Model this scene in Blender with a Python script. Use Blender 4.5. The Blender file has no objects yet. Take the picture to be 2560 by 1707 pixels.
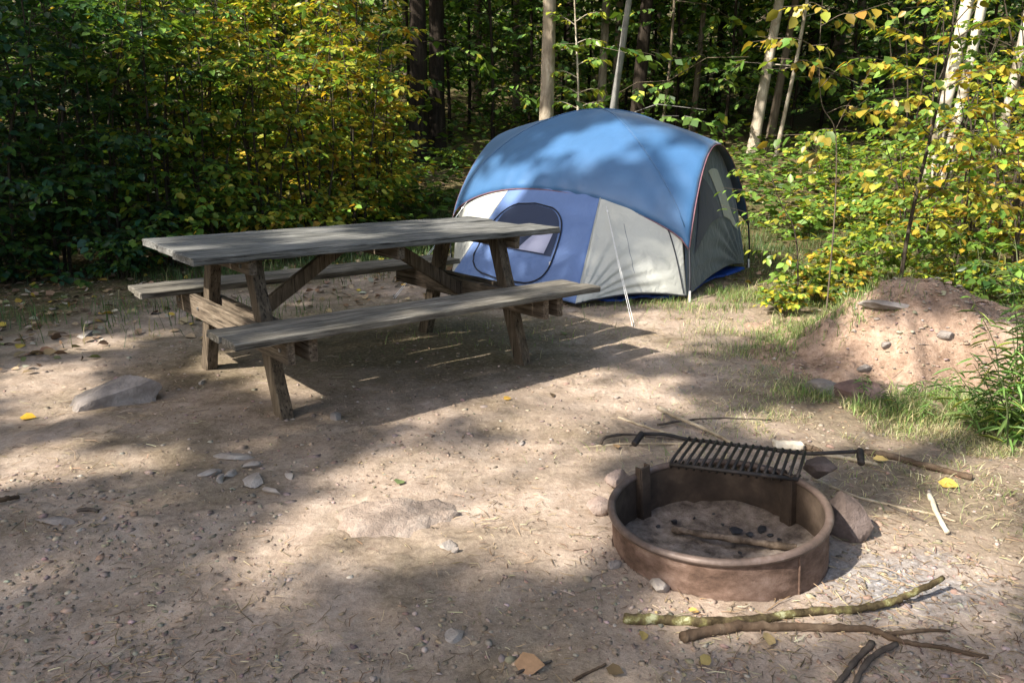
import bpy, bmesh, math, random
import numpy as np
from mathutils import Vector, Matrix, noise as mnoise
S = bpy.context.scene
COL = S.collection
R = math.radians
PI = math.pi

# ------------------------------------------------------------------ camera
CAM_H, PITCH, ROLL, FPX = 1.2361, 0.2533, 0.0064, 1903.39
cp, sp, cr_, sr_ = math.cos(PITCH), math.sin(PITCH), math.cos(ROLL), math.sin(ROLL)
FWD = np.array([0, cp, -sp]); UP0 = np.array([0, sp, cp]); RT0 = np.array([1.0, 0, 0])
RT = cr_ * RT0 + sr_ * UP0
UP = cr_ * UP0 - sr_ * RT0
cam = bpy.data.cameras.new('camera')
cam.lens = 36 * FPX / 2560
cam.sensor_width = 36
cam.clip_end = 600
cam.clip_start = 0.05
co = bpy.data.objects.new('camera', cam)
COL.objects.link(co)
m = Matrix.Identity(4)
for i in range(3):
    m[i][0], m[i][1], m[i][2] = RT[i], UP[i], -FWD[i]
m[2][3] = CAM_H
co.matrix_world = m
S.camera = co

# ------------------------------------------------------------------ light
SUN_EL = R(42)
SUN_DIR = np.array([-0.835 * math.cos(SUN_EL), -0.55 * math.cos(SUN_EL), math.sin(SUN_EL)])
SUN_DIR /= np.linalg.norm(SUN_DIR)
W = bpy.data.worlds.new('World'); S.world = W
W.use_nodes = True
nt = W.node_tree
bg = nt.nodes['Background']
sky = nt.nodes.new('ShaderNodeTexSky')
sky.sky_type = 'NISHITA'; sky.sun_disc = False
sky.sun_elevation = SUN_EL
sky.sun_rotation = math.atan2(SUN_DIR[0], SUN_DIR[1])
sky.air_density = 1.0; sky.dust_density = 3.5; sky.ozone_density = 1.0
nt.links.new(sky.outputs[0], bg.inputs[0])
bg.inputs[1].default_value = 0.125
sl = bpy.data.lights.new('sun', 'SUN'); sl.energy = 5.0; sl.angle = R(0.55); sl.color = (1, 0.93, 0.82)
so = bpy.data.objects.new('sun', sl); COL.objects.link(so)
so.rotation_euler = Vector(SUN_DIR).to_track_quat('Z', 'Y').to_euler()
S.view_settings.view_transform = 'Standard'; S.view_settings.look = 'None'
S.view_settings.exposure = 1.22; S.view_settings.gamma = 1
S.cycles.max_bounces = 5; S.cycles.diffuse_bounces = 3; S.cycles.glossy_bounces = 2
S.cycles.transmission_bounces = 3; S.cycles.transparent_max_bounces = 4
S.cycles.caustics_reflective = False; S.cycles.caustics_refractive = False

# ------------------------------------------------------------------ maths helpers
K = 2560 / 2352.0          # layout was measured on a 2352 px wide view of the photograph


def hgt(x, y):
    """height of the forest floor"""
    x = np.asarray(x, float); y = np.asarray(y, float)
    d = np.maximum(0, np.sqrt((x * .55) ** 2 + np.maximum(y, 0) ** 2) - 9.3)
    return .2 * d * d / (d + 1.5)


def ray(px, py):
    X, Y = px * K - 1280, py * K - 853.5
    d = FWD + RT * (X / FPX) - UP * (Y / FPX)
    return d


def at(px, py, z=0.0):
    d = ray(px, py)
    k = (z - CAM_H) / d[2]
    return Vector((d[0] * k, d[1] * k, z))


def gat(px, py):
    """where a pixel's ray meets the forest floor"""
    d = ray(px, py)
    k = np.linspace(1.2, 60, 4000)
    P = d[None] * k[:, None]
    below = (CAM_H + P[:, 2]) < hgt(P[:, 0], P[:, 1])
    i = int(np.argmax(below)) if below.any() else 3999
    return Vector((P[i, 0], P[i, 1], float(hgt(P[i, 0], P[i, 1]))))


def colat(px, Y, py=150):
    d = ray(px, py)
    x = d[0] / d[1] * Y
    return Vector((x, Y, float(hgt(x, Y))))


def project(P):
    P = np.asarray(P, float) - np.array([0, 0, CAM_H])
    dep = P @ FWD
    dep = np.where(dep < .05, .05, dep)
    return (1280 + FPX * (P @ RT) / dep) / K, (853.5 - FPX * (P @ UP) / dep) / K


def hashn(ix, iy, seed):
    h = (ix.astype(np.int64) * 374761393 + iy.astype(np.int64) * 668265263 + seed * 1442695041) & 0xffffffff
    h = ((h ^ (h >> 13)) * 1274126177) & 0xffffffff
    return ((h ^ (h >> 16)) & 0xffff) / 65535.0


def vn(x, y, seed=0):
    x = np.asarray(x, float); y = np.asarray(y, float)
    ix, iy = np.floor(x), np.floor(y)
    fx, fy = x - ix, y - iy
    fx = fx * fx * (3 - 2 * fx); fy = fy * fy * (3 - 2 * fy)
    a = hashn(ix, iy, seed); b = hashn(ix + 1, iy, seed); c = hashn(ix, iy + 1, seed); d = hashn(ix + 1, iy + 1, seed)
    return (a + (b - a) * fx) * (1 - fy) + (c + (d - c) * fx) * fy


def fbm(x, y, seed=0, oct=4):
    s = 0; a = .5; t = 0
    for i in range(oct):
        s = s + a * vn(x * 2 ** i, y * 2 ** i, seed + i * 17); t += a; a *= .5
    return s / t


def in_poly(px, py, poly):
    px = np.asarray(px); inside = np.zeros(px.shape, bool)
    n = len(poly); j = n - 1
    for i in range(n):
        xi, yi = poly[i]; xj, yj = poly[j]
        cond = ((yi > py) != (yj > py)) & (px < (xj - xi) * (py - yi) / ((yj - yi) or 1e-9) + xi)
        inside ^= cond; j = i
    return inside


# ------------------------------------------------------------------ materials
def new_mat(name):
    mt = bpy.data.materials.new(name); mt.use_nodes = True
    return mt, mt.node_tree.nodes, mt.node_tree.links, mt.node_tree.nodes['Principled BSDF']


def ramp(N, L, fac, stops):
    r = N.new('ShaderNodeValToRGB')
    while len(r.color_ramp.elements) < len(stops):
        r.color_ramp.elements.new(.5)
    for e, (p, c) in zip(r.color_ramp.elements, stops):
        e.position = p; e.color = (*c, 1)
    L.new(fac, r.inputs[0])
    return r.outputs[0]


def noise_tex(N, L, vec, scale, detail=5, rough=.6, dist=0):
    n = N.new('ShaderNodeTexNoise')
    n.inputs['Scale'].default_value = scale; n.inputs['Detail'].default_value = detail
    n.inputs['Roughness'].default_value = rough; n.inputs['Distortion'].default_value = dist
    if vec is not None:
        L.new(vec, n.inputs['Vector'])
    return n.outputs['Fac']


def coords(N, L, scale=(1, 1, 1), loc=(0, 0, 0)):
    t = N.new('ShaderNodeTexCoord'); mp = N.new('ShaderNodeMapping')
    mp.inputs['Scale'].default_value = scale; mp.inputs['Location'].default_value = loc
    L.new(t.outputs['Object'], mp.inputs['Vector'])
    return mp.outputs[0]


def mixc(N, L, fac, a, b, mode='MIX'):
    x = N.new('ShaderNodeMix'); x.data_type = 'RGBA'; x.blend_type = mode
    for s, v in ((0, fac), (6, a), (7, b)):
        if hasattr(v, 'is_output') or hasattr(v, 'links'):
            L.new(v, x.inputs[s])
        elif s == 0:
            x.inputs[0].default_value = v
        else:
            x.inputs[s].default_value = (*v, 1)
    return x.outputs[2]


def bump(N, L, bs, h, strength=.5, dist=.01, prev=None):
    b = N.new('ShaderNodeBump'); b.inputs['Strength'].default_value = strength; b.inputs['Distance'].default_value = dist
    L.new(h, b.inputs['Height'])
    if prev is not None:
        L.new(prev, b.inputs['Normal'])
    L.new(b.outputs[0], bs.inputs['Normal'])
    return b.outputs[0]


def simple(name, stops, scale=(1, 1, 1), nscale=8, rough=.8, bs=.4, bd=.004, detail=6, spec=.3, metal=0, fine=None):
    mt, N, L, B = new_mat(name)
    v = coords(N, L, scale)
    f = noise_tex(N, L, v, nscale, detail, .65)
    L.new(ramp(N, L, f, stops), B.inputs['Base Color'])
    B.inputs['Roughness'].default_value = rough
    B.inputs['Specular IOR Level'].default_value = spec
    B.inputs['Metallic'].default_value = metal
    h = noise_tex(N, L, v, fine or nscale * 4, 5, .7)
    bump(N, L, B, h, bs, bd)
    return mt


def leaf_mat(name, trans=.38, rough=.5):
    mt, N, L, B = new_mat(name)
    a = N.new('ShaderNodeAttribute'); a.attribute_name = 'Col'
    L.new(a.outputs['Color'], B.inputs['Base Color'])
    B.inputs['Roughness'].default_value = rough; B.inputs['Specular IOR Level'].default_value = .5
    t = N.new('ShaderNodeBsdfTranslucent')
    g = N.new('ShaderNodeMix'); g.data_type = 'RGBA'; g.blend_type = 'MULTIPLY'; g.inputs[0].default_value = 1
    L.new(a.outputs['Color'], g.inputs[6]); g.inputs[7].default_value = (1.25, 1.2, .55, 1)
    L.new(g.outputs[2], t.inputs['Color'])
    mx = N.new('ShaderNodeMixShader'); mx.inputs[0].default_value = trans
    L.new(B.outputs[0], mx.inputs[1]); L.new(t.outputs[0], mx.inputs[2])
    L.new(mx.outputs[0], N['Material Output'].inputs['Surface'])
    return mt


def col_mat(name, rough=.9, spec=.2, bs=.3):
    """own colour per piece (stones, chips, dead leaves)"""
    mt, N, L, B = new_mat(name)
    a = N.new('ShaderNodeAttribute'); a.attribute_name = 'Col'
    v = coords(N, L)
    f = noise_tex(N, L, v, 60, 4, .7)
    L.new(mixc(N, L, .6, a.outputs['Color'], ramp(N, L, f, [(.25, (.55, .55, .55)), (.75, (1.3, 1.3, 1.3))]), 'MULTIPLY'), B.inputs['Base Color'])
    B.inputs['Roughness'].default_value = rough; B.inputs['Specular IOR Level'].default_value = spec
    bump(N, L, B, f, bs, .003)
    return mt


def wood_mat(name, dark, mid, light, axis=0, warm=None):
    """weathered board: long grain, checks and grey bloom"""
    mt, N, L, B = new_mat(name)
    sc = [16, 16, 16]; sc[axis] = 1.3
    v = coords(N, L, sc)
    g = noise_tex(N, L, v, 3.2, 8, .72, .25)
    sc2 = [40, 40, 40]; sc2[axis] = 1.1
    g2 = noise_tex(N, L, coords(N, L, sc2), 2.5, 4, .6, .4)
    c = ramp(N, L, g, [(.28, dark), (.5, mid), (.72, light)])
    crack = ramp(N, L, g2, [(.36, (.12, .11, .1)), (.45, (1, 1, 1))])
    c = mixc(N, L, .9, c, crack, 'MULTIPLY')
    blot = noise_tex(N, L, coords(N, L), 3.5, 5, .6)
    c = mixc(N, L, .75, c, ramp(N, L, blot, [(.3, (.6, .58, .52)), (.65, (1.15, 1.12, 1.08))]), 'MULTIPLY')
    L.new(c, B.inputs['Base Color'])
    B.inputs['Roughness'].default_value = .82; B.inputs['Specular IOR Level'].default_value = .25
    b1 = bump(N, L, B, g, .5, .004)
    bump(N, L, B, g2, .6, .003, b1)
    return mt


M = {}
M['leaf'] = leaf_mat('leaf', .42, .4)
M['leaf_far'] = leaf_mat('leaf_far', .3, .6)
M['grass'] = leaf_mat('grass_blade', .3, .55)
M['litter'] = col_mat('dead_leaf', .85, .2)
M['stone_bits'] = col_mat('small_stone', .95, .15)
M['twig_bark'] = simple('twig_bark', [(.3, (.025, .02, .014)), (.7, (.075, .058, .04))], (1, 1, 1), 20, .9)
M['green_stem'] = simple('green_stem', [(.3, (.06, .08, .03)), (.7, (.14, .15, .07))], (1, 1, 1), 20, .8)


def bark(name, dark, mid, light, vs=.25, nscale=9, bs=1.0, patch=None):
    mt, N, L, B = new_mat(name)
    v = coords(N, L, (1, 1, vs))
    g = noise_tex(N, L, v, nscale, 7, .7, .6)
    c = ramp(N, L, g, [(.3, dark), (.5, mid), (.7, light)])
    if patch:
        p = noise_tex(N, L, coords(N, L, (1, 1, .45)), 3.0, 3, .6, .8)
        c = mixc(N, L, ramp(N, L, p, [(.46, (0, 0, 0)), (.52, (1, 1, 1))]), c, patch)
    bl = noise_tex(N, L, coords(N, L), 1.2, 4)
    c = mixc(N, L, .7, c, ramp(N, L, bl, [(.3, (.7, .7, .66)), (.7, (1.2, 1.15, 1.1))]), 'MULTIPLY')
    L.new(c, B.inputs['Base Color'])
    B.inputs['Roughness'].default_value = .92; B.inputs['Specular IOR Level'].default_value = .15
    bump(N, L, B, g, bs, .03)
    return mt


M['bark_dark'] = bark('dark_furrowed_bark', (.011, .009, .007), (.03, .023, .018), (.062, .05, .039), .16, 14)
M['bark_mid'] = bark('brown_grey_bark', (.06, .048, .036), (.15, .12, .09), (.26, .22, .17), .25, 12)
M['bark_pale'] = bark('pale_flaky_bark', (.14, .11, .08), (.32, .27, .21), (.5, .45, .37), .3, 10)
M['bark_grey'] = bark('smooth_grey_bark', (.13, .13, .13), (.22, .22, .215), (.31, .31, .3), .6, 5, .25)
M['bark_white'] = bark('white_bark', (.2, .16, .11), (.42, .37, .3), (.62, .58, .5), .5, 6, .4)
M['bark_sycamore'] = bark('mottled_white_bark', (.1, .085, .06), (.18, .155, .115), (.26, .225, .175), .5, 6, .4, (.5, .47, .41))

# ------------------------------------------------------------------ mesh helpers


def tag(o, label=None, cat=None, group=None, kind=None):
    if label: o['label'] = label
    if cat: o['category'] = cat
    if group: o['group'] = group
    if kind: o['kind'] = kind
    return o


def empty(name, loc, label, cat, group=None):
    o = bpy.data.objects.new(name, None); COL.objects.link(o)
    o.location = loc; o.empty_display_size = .1
    return tag(o, label, cat, group)


def link(name, me, mat, parent=None, smooth=False, local=True):
    """vertices are given in world space; a child's are moved into its parent's frame"""
    o = bpy.data.objects.new(name, me); COL.objects.link(o)
    if mat: me.materials.append(mat)
    if smooth:
        me.polygons.foreach_set('use_smooth', np.ones(len(me.polygons), bool))
    if parent is not None:
        o.parent = parent
    return o


def wloc(parent):
    v = Vector((0, 0, 0))
    while parent is not None:
        v = v + Vector(parent.location); parent = parent.parent
    return np.array(v)


def np_mesh(name, V, faces, mat, parent=None, cols=None, smooth=False, origin=None):
    """V (n,3) world space, faces: list of (m,k) index arrays. origin: world point the object sits at."""
    V = np.asarray(V, np.float64)
    base = wloc(parent)
    if origin is None:
        org = base if parent is not None else np.zeros(3)
    else:
        org = np.array(origin, float)
    V = V - org
    me = bpy.data.meshes.new(name)
    me.vertices.add(len(V)); me.vertices.foreach_set('co', V.astype(np.float32).ravel())
    idx = np.concatenate([f.ravel() for f in faces]).astype(np.int32)
    tot = np.concatenate([np.full(len(f), f.shape[1]) for f in faces]).astype(np.int32)
    st = np.concatenate([[0], np.cumsum(tot)[:-1]]).astype(np.int32)
    me.loops.add(len(idx)); me.loops.foreach_set('vertex_index', idx)
    me.polygons.add(len(tot)); me.polygons.foreach_set('loop_start', st); me.polygons.foreach_set('loop_total', tot)
    me.update(calc_edges=True)
    if cols is not None:
        a = me.color_attributes.new('Col', 'FLOAT_COLOR', 'POINT')
        c = np.ones((len(V), 4), np.float32); c[:, :3] = cols
        a.data.foreach_set('color', c.ravel())
    o = link(name, me, mat, parent, smooth)
    o.location = Vector(org - base) if parent is not None else Vector(org)
    return o


class MB:
    def __init__(s):
        s.v = []; s.f = []

    def add(s, vs, fs):
        b = len(s.v); s.v.extend([tuple(v) for v in vs]); s.f.extend([tuple(i + b for i in f) for f in fs])

    def tube(s, pts, rad, n=8, cap=True, jit=0, rnd=None):
        pts = [Vector(p) for p in pts]; k = len(pts)
        if not hasattr(rad, '__len__'): rad = [rad] * k
        b = len(s.v); ref = None
        for i, p in enumerate(pts):
            t = (pts[min(i + 1, k - 1)] - pts[max(i - 1, 0)]).normalized()
            if ref is None:
                ref = t.orthogonal().normalized()
            ref = (ref - t * ref.dot(t))
            if ref.length < 1e-6: ref = t.orthogonal()
            ref.normalize(); bi = t.cross(ref)
            for j in range(n):
                a = 2 * PI * j / n; r = rad[i] * (1 + (rnd.uniform(-jit, jit) if rnd else 0))
                s.v.append(tuple(p + ref * (math.cos(a) * r) + bi * (math.sin(a) * r)))
        for i in range(k - 1):
            for j in range(n):
                s.f.append((b + i * n + j, b + i * n + (j + 1) % n, b + (i + 1) * n + (j + 1) % n, b + (i + 1) * n + j))
        if cap:
            s.f.append(tuple(b + j for j in range(n))[::-1]); s.f.append(tuple(b + (k - 1) * n + j for j in range(n)))

    def board(s, p0, p1, wv, tv, n=16, ch=.004, jit=.0015, rnd=random, round_ends=True):
        """plank from p0 to p1 (centre line); wv, tv: half width and half thickness vectors"""
        p0, p1, wv, tv = Vector(p0), Vector(p1), Vector(wv), Vector(tv)
        wl, tl = wv.length, tv.length; wu, tu = wv / wl, tv / tl
        ax = (p1 - p0); L = ax.length; au = ax / L
        prof = [(wl - ch, tl), (-wl + ch, tl), (-wl, tl - ch), (-wl, -tl + ch), (-wl + ch, -tl), (wl - ch, -tl), (wl, -tl + ch), (wl, tl - ch)]
        prof = prof[:1] + [((wl - ch) * .33, tl), (-(wl - ch) * .33, tl)] + prof[1:]
        m_ = len(prof); b = len(s.v)
        ts = [0, ch / L] + [i / n for i in range(1, n)] + [1 - ch / L, 1]
        for i, t in enumerate(ts):
            sc = 1 if 0 < i < len(ts) - 1 else 1 - ch / max(wl, tl) * 1.2
            for (a, c) in prof:
                q = p0 + ax * t + wu * (a * sc) + tu * (c * (1 if sc == 1 else 1 - ch / tl * .8))
                q += wu * rnd.uniform(-jit, jit) + tu * rnd.uniform(-jit, jit) + au * (rnd.uniform(-jit, jit) * (2 if i in (0, 1, len(ts) - 2, len(ts) - 1) else 1))
                s.v.append(tuple(q))
        for i in range(len(ts) - 1):
            for j in range(m_):
                s.f.append((b + i * m_ + j, b + i * m_ + (j + 1) % m_, b + (i + 1) * m_ + (j + 1) % m_, b + (i + 1) * m_ + j))
        s.f.append(tuple(b + j for j in range(m_))[::-1]); s.f.append(tuple(b + (len(ts) - 1) * m_ + j for j in range(m_)))

    def build(s, name, mat, parent=None, smooth=False, origin=None):
        base = wloc(parent)
        org = np.array(origin, float) if origin is not None else (base if parent is not None else np.zeros(3))
        me = bpy.data.meshes.new(name)
        me.from_pydata([(x - org[0], y - org[1], z - org[2]) for x, y, z in s.v], [], s.f)
        bm = bmesh.new(); bm.from_mesh(me); bmesh.ops.recalc_face_normals(bm, faces=bm.faces); bm.to_mesh(me); bm.free()
        o = link(name, me, mat, parent, smooth)
        o.location = Vector(org - base) if parent is not None else Vector(org)
        return o


def smooth_path(pts, per=6):
    P = [Vector(p) for p in pts]; out = []
    P = [P[0] * 2 - P[1]] + P + [P[-1] * 2 - P[-2]]
    for i in range(1, len(P) - 2):
        for k in range(per):
            t = k / per
            a, b, c, d = P[i - 1], P[i], P[i + 1], P[i + 2]
            out.append(.5 * ((2 * b) + (c - a) * t + (2 * a - 5 * b + 4 * c - d) * t * t + (3 * b - a - 3 * c + d) * t ** 3))
    out.append(P[-2])
    return out


# leaf template: base, tip, midrib middle, two points each side (folded along the midrib)
LT = np.array([[0, 0, 0], [0, .5, -.02], [0, 1, -.12], [-.27, .3, .06], [-.23, .66, .03], [.27, .3, .06], [.23, .66, .03]])
LF = [np.array([[0, 1, 4, 3], [0, 5, 6, 1]]), np.array([[1, 2, 4], [1, 6, 2]])]
DT = np.array([[0, 0, 0], [-.3, .5, .05], [0, 1, -.06], [.3, .5, .05]])
DF = [np.array([[0, 3, 2, 1]])]


def leaf_geo(pos, d, nrm, size, width, cols, simple_=False, narrow=1.0):
    pos = np.asarray(pos, float); d = np.asarray(d, float); nrm = np.asarray(nrm, float)
    d = d / np.maximum(np.linalg.norm(d, axis=1, keepdims=True), 1e-9)
    x = np.cross(d, nrm); x /= np.maximum(np.linalg.norm(x, axis=1, keepdims=True), 1e-9)
    z = np.cross(x, d)
    T, F = (DT, DF) if simple_ else (LT, LF)
    size = np.broadcast_to(np.asarray(size, float), (len(pos),))
    V = pos[:, None] + size[:, None, None] * (T[None, :, 0:1] * narrow * width * x[:, None] + T[None, :, 1:2] * d[:, None] + T[None, :, 2:3] * z[:, None])
    n = len(T); off = (np.arange(len(pos)) * n)[:, None, None]
    faces = [(f[None] + off).reshape(-1, f.shape[1]) for f in F]
    c = np.repeat(np.asarray(cols, float), n, axis=0)
    return V.reshape(-1, 3), faces, c


def palette(rng, n, pal, var=.25):
    """pal: list of (weight, rgb)"""
    w = np.array([p[0] for p in pal], float); w /= w.sum()
    idx = rng.choice(len(pal), n, p=w)
    c = np.array([p[1] for p in pal])[idx]
    return np.clip(c * (1 + rng.normal(0, var, (n, 1))) * (1 + rng.normal(0, .06, (n, 3))), .004, .95)


G_DARK = (.042, .098, .025); G_MID = (.1, .185, .031); G_BRI = (.17, .285, .048); G_YEL = (.34, .35, .042)
GOLD = (.46, .35, .04); OCHRE = (.33, .2, .035); BLUEG = (.03, .085, .045)


class Foliage:
    def __init__(s):
        s.p = []; s.d = []; s.n = []; s.s = []; s.c = []

    def add(s, p, d, n, sz, c):
        s.p.append(p); s.d.append(d); s.n.append(n); s.s.append(sz); s.c.append(c)

    def arrays(s):
        return [np.concatenate(a) for a in (s.p, s.d, s.n, s.s, s.c)]

    def build(s, name, parent, mat='leaf', width=1.0, simple_=False):
        p, d, n, sz, c = s.arrays()
        V, F, C = leaf_geo(p, d, n, sz, width, c, simple_)
        return np_mesh(name, V, F, M[mat], parent, C, smooth=False)


def twig_leaves(fo, rng, p0, p1, n, size, pal, droop=.35, start=.12):
    """alternate leaves along a twig, lying roughly flat and drooping at the tip"""
    p0 = np.array(p0, float); p1 = np.array(p1, float)
    ax = p1 - p0; L = np.linalg.norm(ax); u = ax / max(L, 1e-6)
    t = np.linspace(start, 1, n) + rng.normal(0, .02, n)
    P = p0 + ax * t[:, None]; P[:, 2] -= .12 * L * t ** 2
    side = np.cross(u, [0, 0, 1]); side /= max(np.linalg.norm(side), 1e-6)
    sg = np.where(np.arange(n) % 2 == 0, 1, -1)[:, None]
    D = u * .75 + side * sg * .8 + np.array([0, 0, -droop]) + rng.normal(0, .28, (n, 3))
    D[-1] = u + np.array([0, 0, -droop])
    Nn = np.array([0, 0, 1.0]) + rng.normal(0, .38, (n, 3))
    fo.add(P, D, Nn, size * rng.uniform(.45, 1.35, n), palette(rng, n, pal))


def shrub(name, base, height, spread, seed, pal, label, cat='shrub', group=None, stems=4, branches=11, leaf=.085, dens=1.0, low=.12, lean=(0, 0), arch=.35, mat_stem='twig_bark', top_open=0):
    rng = np.random.default_rng(seed)
    base = np.array(base, float)
    root = empty(name, base, label, cat, group)
    fo = Foliage(); sm = MB()
    for s in range(stems):
        a = 2 * PI * (s + rng.uniform(-.3, .3)) / stems
        out = spread * rng.uniform(.25, .75)
        h = height * rng.uniform(.72, 1.05)
        b0 = base + np.array([math.cos(a), math.sin(a), 0]) * spread * .08
        top = base + np.array([math.cos(a) * out + lean[0], math.sin(a) * out + lean[1], h])
        mid = (b0 + top) / 2 + np.array([math.cos(a), math.sin(a), 0]) * (-out * .18) + rng.normal(0, .05, 3)
        path = smooth_path([b0 - [0, 0, .05], b0 * .6 + mid * .4, mid, mid * .45 + top * .55 + rng.normal(0, .03, 3), top], 4)
        r0 = .006 + .0045 * height
        rad = [r0 * (1 - .85 * i / (len(path) - 1)) for i in range(len(path))]
        sm.tube(path, rad, 6)
        nb = int(branches * (.8 + .4 * rng.random()))
        for k in range(nb):
            t = low + (1 - low) * (k + rng.random()) / nb
            q = path[min(int(t * (len(path) - 1)), len(path) - 1)]
            q = np.array(q)
            ba = a + k * 2.4 + rng.normal(0, .4)
            bl = spread * rng.uniform(.45, .95) * (1.05 - .55 * t)
            up = rng.uniform(-.05, .55)
            e = q + np.array([math.cos(ba) * bl, math.sin(ba) * bl, bl * up])
            if e[2] < base[2] + .06: e[2] = base[2] + .06
            mp = (q + e) / 2 + np.array([0, 0, bl * .1])
            sm.tube([q, mp, e], [max(r0 * .28, .0025), .002, .0012], 4, cap=False)
            nt_ = max(2, int(rng.integers(3, 6) * dens))
            for j in range(nt_):
                f = .25 + .75 * (j + .5) / nt_
                o = q * (1 - f) + e * f if f > .5 else q + (mp - q) * (2 * f)
                ta = ba + (1 if j % 2 else -1) * rng.uniform(.4, 1.2)
                tl = bl * rng.uniform(.3, .6)
                te = o + np.array([math.cos(ta) * tl, math.sin(ta) * tl, tl * rng.uniform(-.25, .35)])
                sm.tube([o, te], [.0018, .001], 3, cap=False)
                twig_leaves(fo, rng, o, te, max(4, int(tl / (leaf * .42))), leaf, pal)
            twig_leaves(fo, rng, mp, e, max(4, int(bl * .6 / (leaf * .5))), leaf, pal)
    sm.build('stem', M[mat_stem], root)
    fo.build('foliage', root, width=rng.uniform(.95, 1.25))
    return root


def trunk_path(base, top_px_shift, height, rng, wob=.02, lean=(0, 0)):
    base = np.array(base, float)
    n = 14; pts = []
    for i in range(n + 1):
        t = i / n
        w = wob * height * .12
        pts.append(base + np.array([lean[0] * t * height + w * math.sin(2.1 * t * PI + rng.uniform(0, .2)), lean[1] * t * height + w * math.cos(1.7 * t * PI), t * height - .15 * (i == 0)]))
    return pts


def trunk_mesh(pts, r0, r1, rng, n=14, flare=.35, rough=.05):
    mb = MB()
    k = len(pts); rad = []
    for i in range(k):
        t = i / (k - 1)
        rad.append((r0 + (r1 - r0) * t) * (1 + flare * math.exp(-t * 16)))
    fine = smooth_path(pts, 4)
    fr = np.interp(np.linspace(0, 1, len(fine)), np.linspace(0, 1, k), rad)
    ph = rng.uniform(0, 6, 3)
    b = len(mb.v); ref = Vector((1, 0, 0))
    for i, p in enumerate(fine):
        for j in range(n):
            a = 2 * PI * j / n
            r = fr[i] * (1 + rough * math.sin(3 * a + ph[0] + i * .12) + rough * .6 * math.sin(5 * a + ph[1] - i * .2) + rng.normal(0, rough * .25))
            mb.v.append((p.x + r * math.cos(a), p.y + r * math.sin(a), p.z))
    for i in range(len(fine) - 1):
        for j in range(n):
            mb.f.append((b + i * n + j, b + i * n + (j + 1) % n, b + (i + 1) * n + (j + 1) % n, b + (i + 1) * n + j))
    return mb


def crown_leaves(fo, rng, mb, start, tip, n, leaf, pal, spread=.8):
    """a limb with flat sprays of leaves along its outer part"""
    start = np.array(start); tip = np.array(tip)
    L = np.linalg.norm(tip - start)
    mid = (start + tip) / 2 + np.array([0, 0, L * .1])
    mb.tube([start, mid, tip], [.004 + .005 * L, .003 + .002 * L, .002], 5, cap=False)
    k = max(4, n // 9)
    t = rng.uniform(.22, 1.05, k)
    C = start + (tip - start) * t[:, None] + rng.normal(0, spread * .42, (k, 3)) * np.array([1, 1, .4])
    u = tip - start; u = u / max(L, 1e-6)
    for c in C:
        a = rng.uniform(0, 2 * PI); ln = rng.uniform(.35, .8) * spread
        e = c + np.array([math.cos(a) * ln, math.sin(a) * ln, -ln * rng.uniform(.0, .35)]) + u * .15
        mb.tube([c, e], [.004, .002], 3, cap=False)
        twig_leaves(fo, rng, c, e, 9, leaf, pal, .4, .0)


def tree(name, base, height, r0, barkm, seed, label, lean=(0, 0), crown_from=.4, crown_r=3.0, limbs=26, per=70, leaf=.13, pal=None, group='trunks of the woods behind the clearing', wob=.02, flare=.35, low_branches=0, cat='tree', r1f=.45, sides=14):
    rng = np.random.default_rng(seed)
    pal = pal or [(4, G_DARK), (4, G_MID), (2, G_BRI)]
    root = empty(name, base, label, cat, group)
    pts = trunk_path(base, 0, height, rng, wob, lean)
    tm = trunk_mesh(pts, r0, r0 * r1f, rng, sides, flare)
    fo = Foliage(); lm = tm
    for k in range(limbs):
        t = crown_from + (1 - crown_from) * (k + rng.random()) / limbs
        q = np.array(pts[0]) + (np.array(pts[min(int(t * 14), 14)]) - np.array(pts[0]))
        a = k * 2.4 + rng.normal(0, .3)
        L = crown_r * rng.uniform(.6, 1.1) * (1.0 - .55 * max(0, (t - crown_from) / (1 - crown_from) - .3))
        e = q + np.array([math.cos(a) * L, math.sin(a) * L, L * rng.uniform(-.1, .5)])
        crown_leaves(fo, rng, lm, q, e, per, leaf, pal)
    for k in range(low_branches):
        t = rng.uniform(.12, crown_from)
        q = np.array(pts[min(int(t * 14), 14)])
        a = rng.uniform(0, 2 * PI); L = crown_r * rng.uniform(.3, .6)
        e = q + np.array([math.cos(a) * L, math.sin(a) * L, L * rng.uniform(-.3, .3)])
        crown_leaves(fo, rng, lm, q, e, per // 2, leaf * .8, pal, .6)
    tm.build('trunk', M[barkm], root, smooth=True)
    if limbs + low_branches:
        fo.build('crown', root, 'leaf_far', 1.1, True)
    return root


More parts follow.
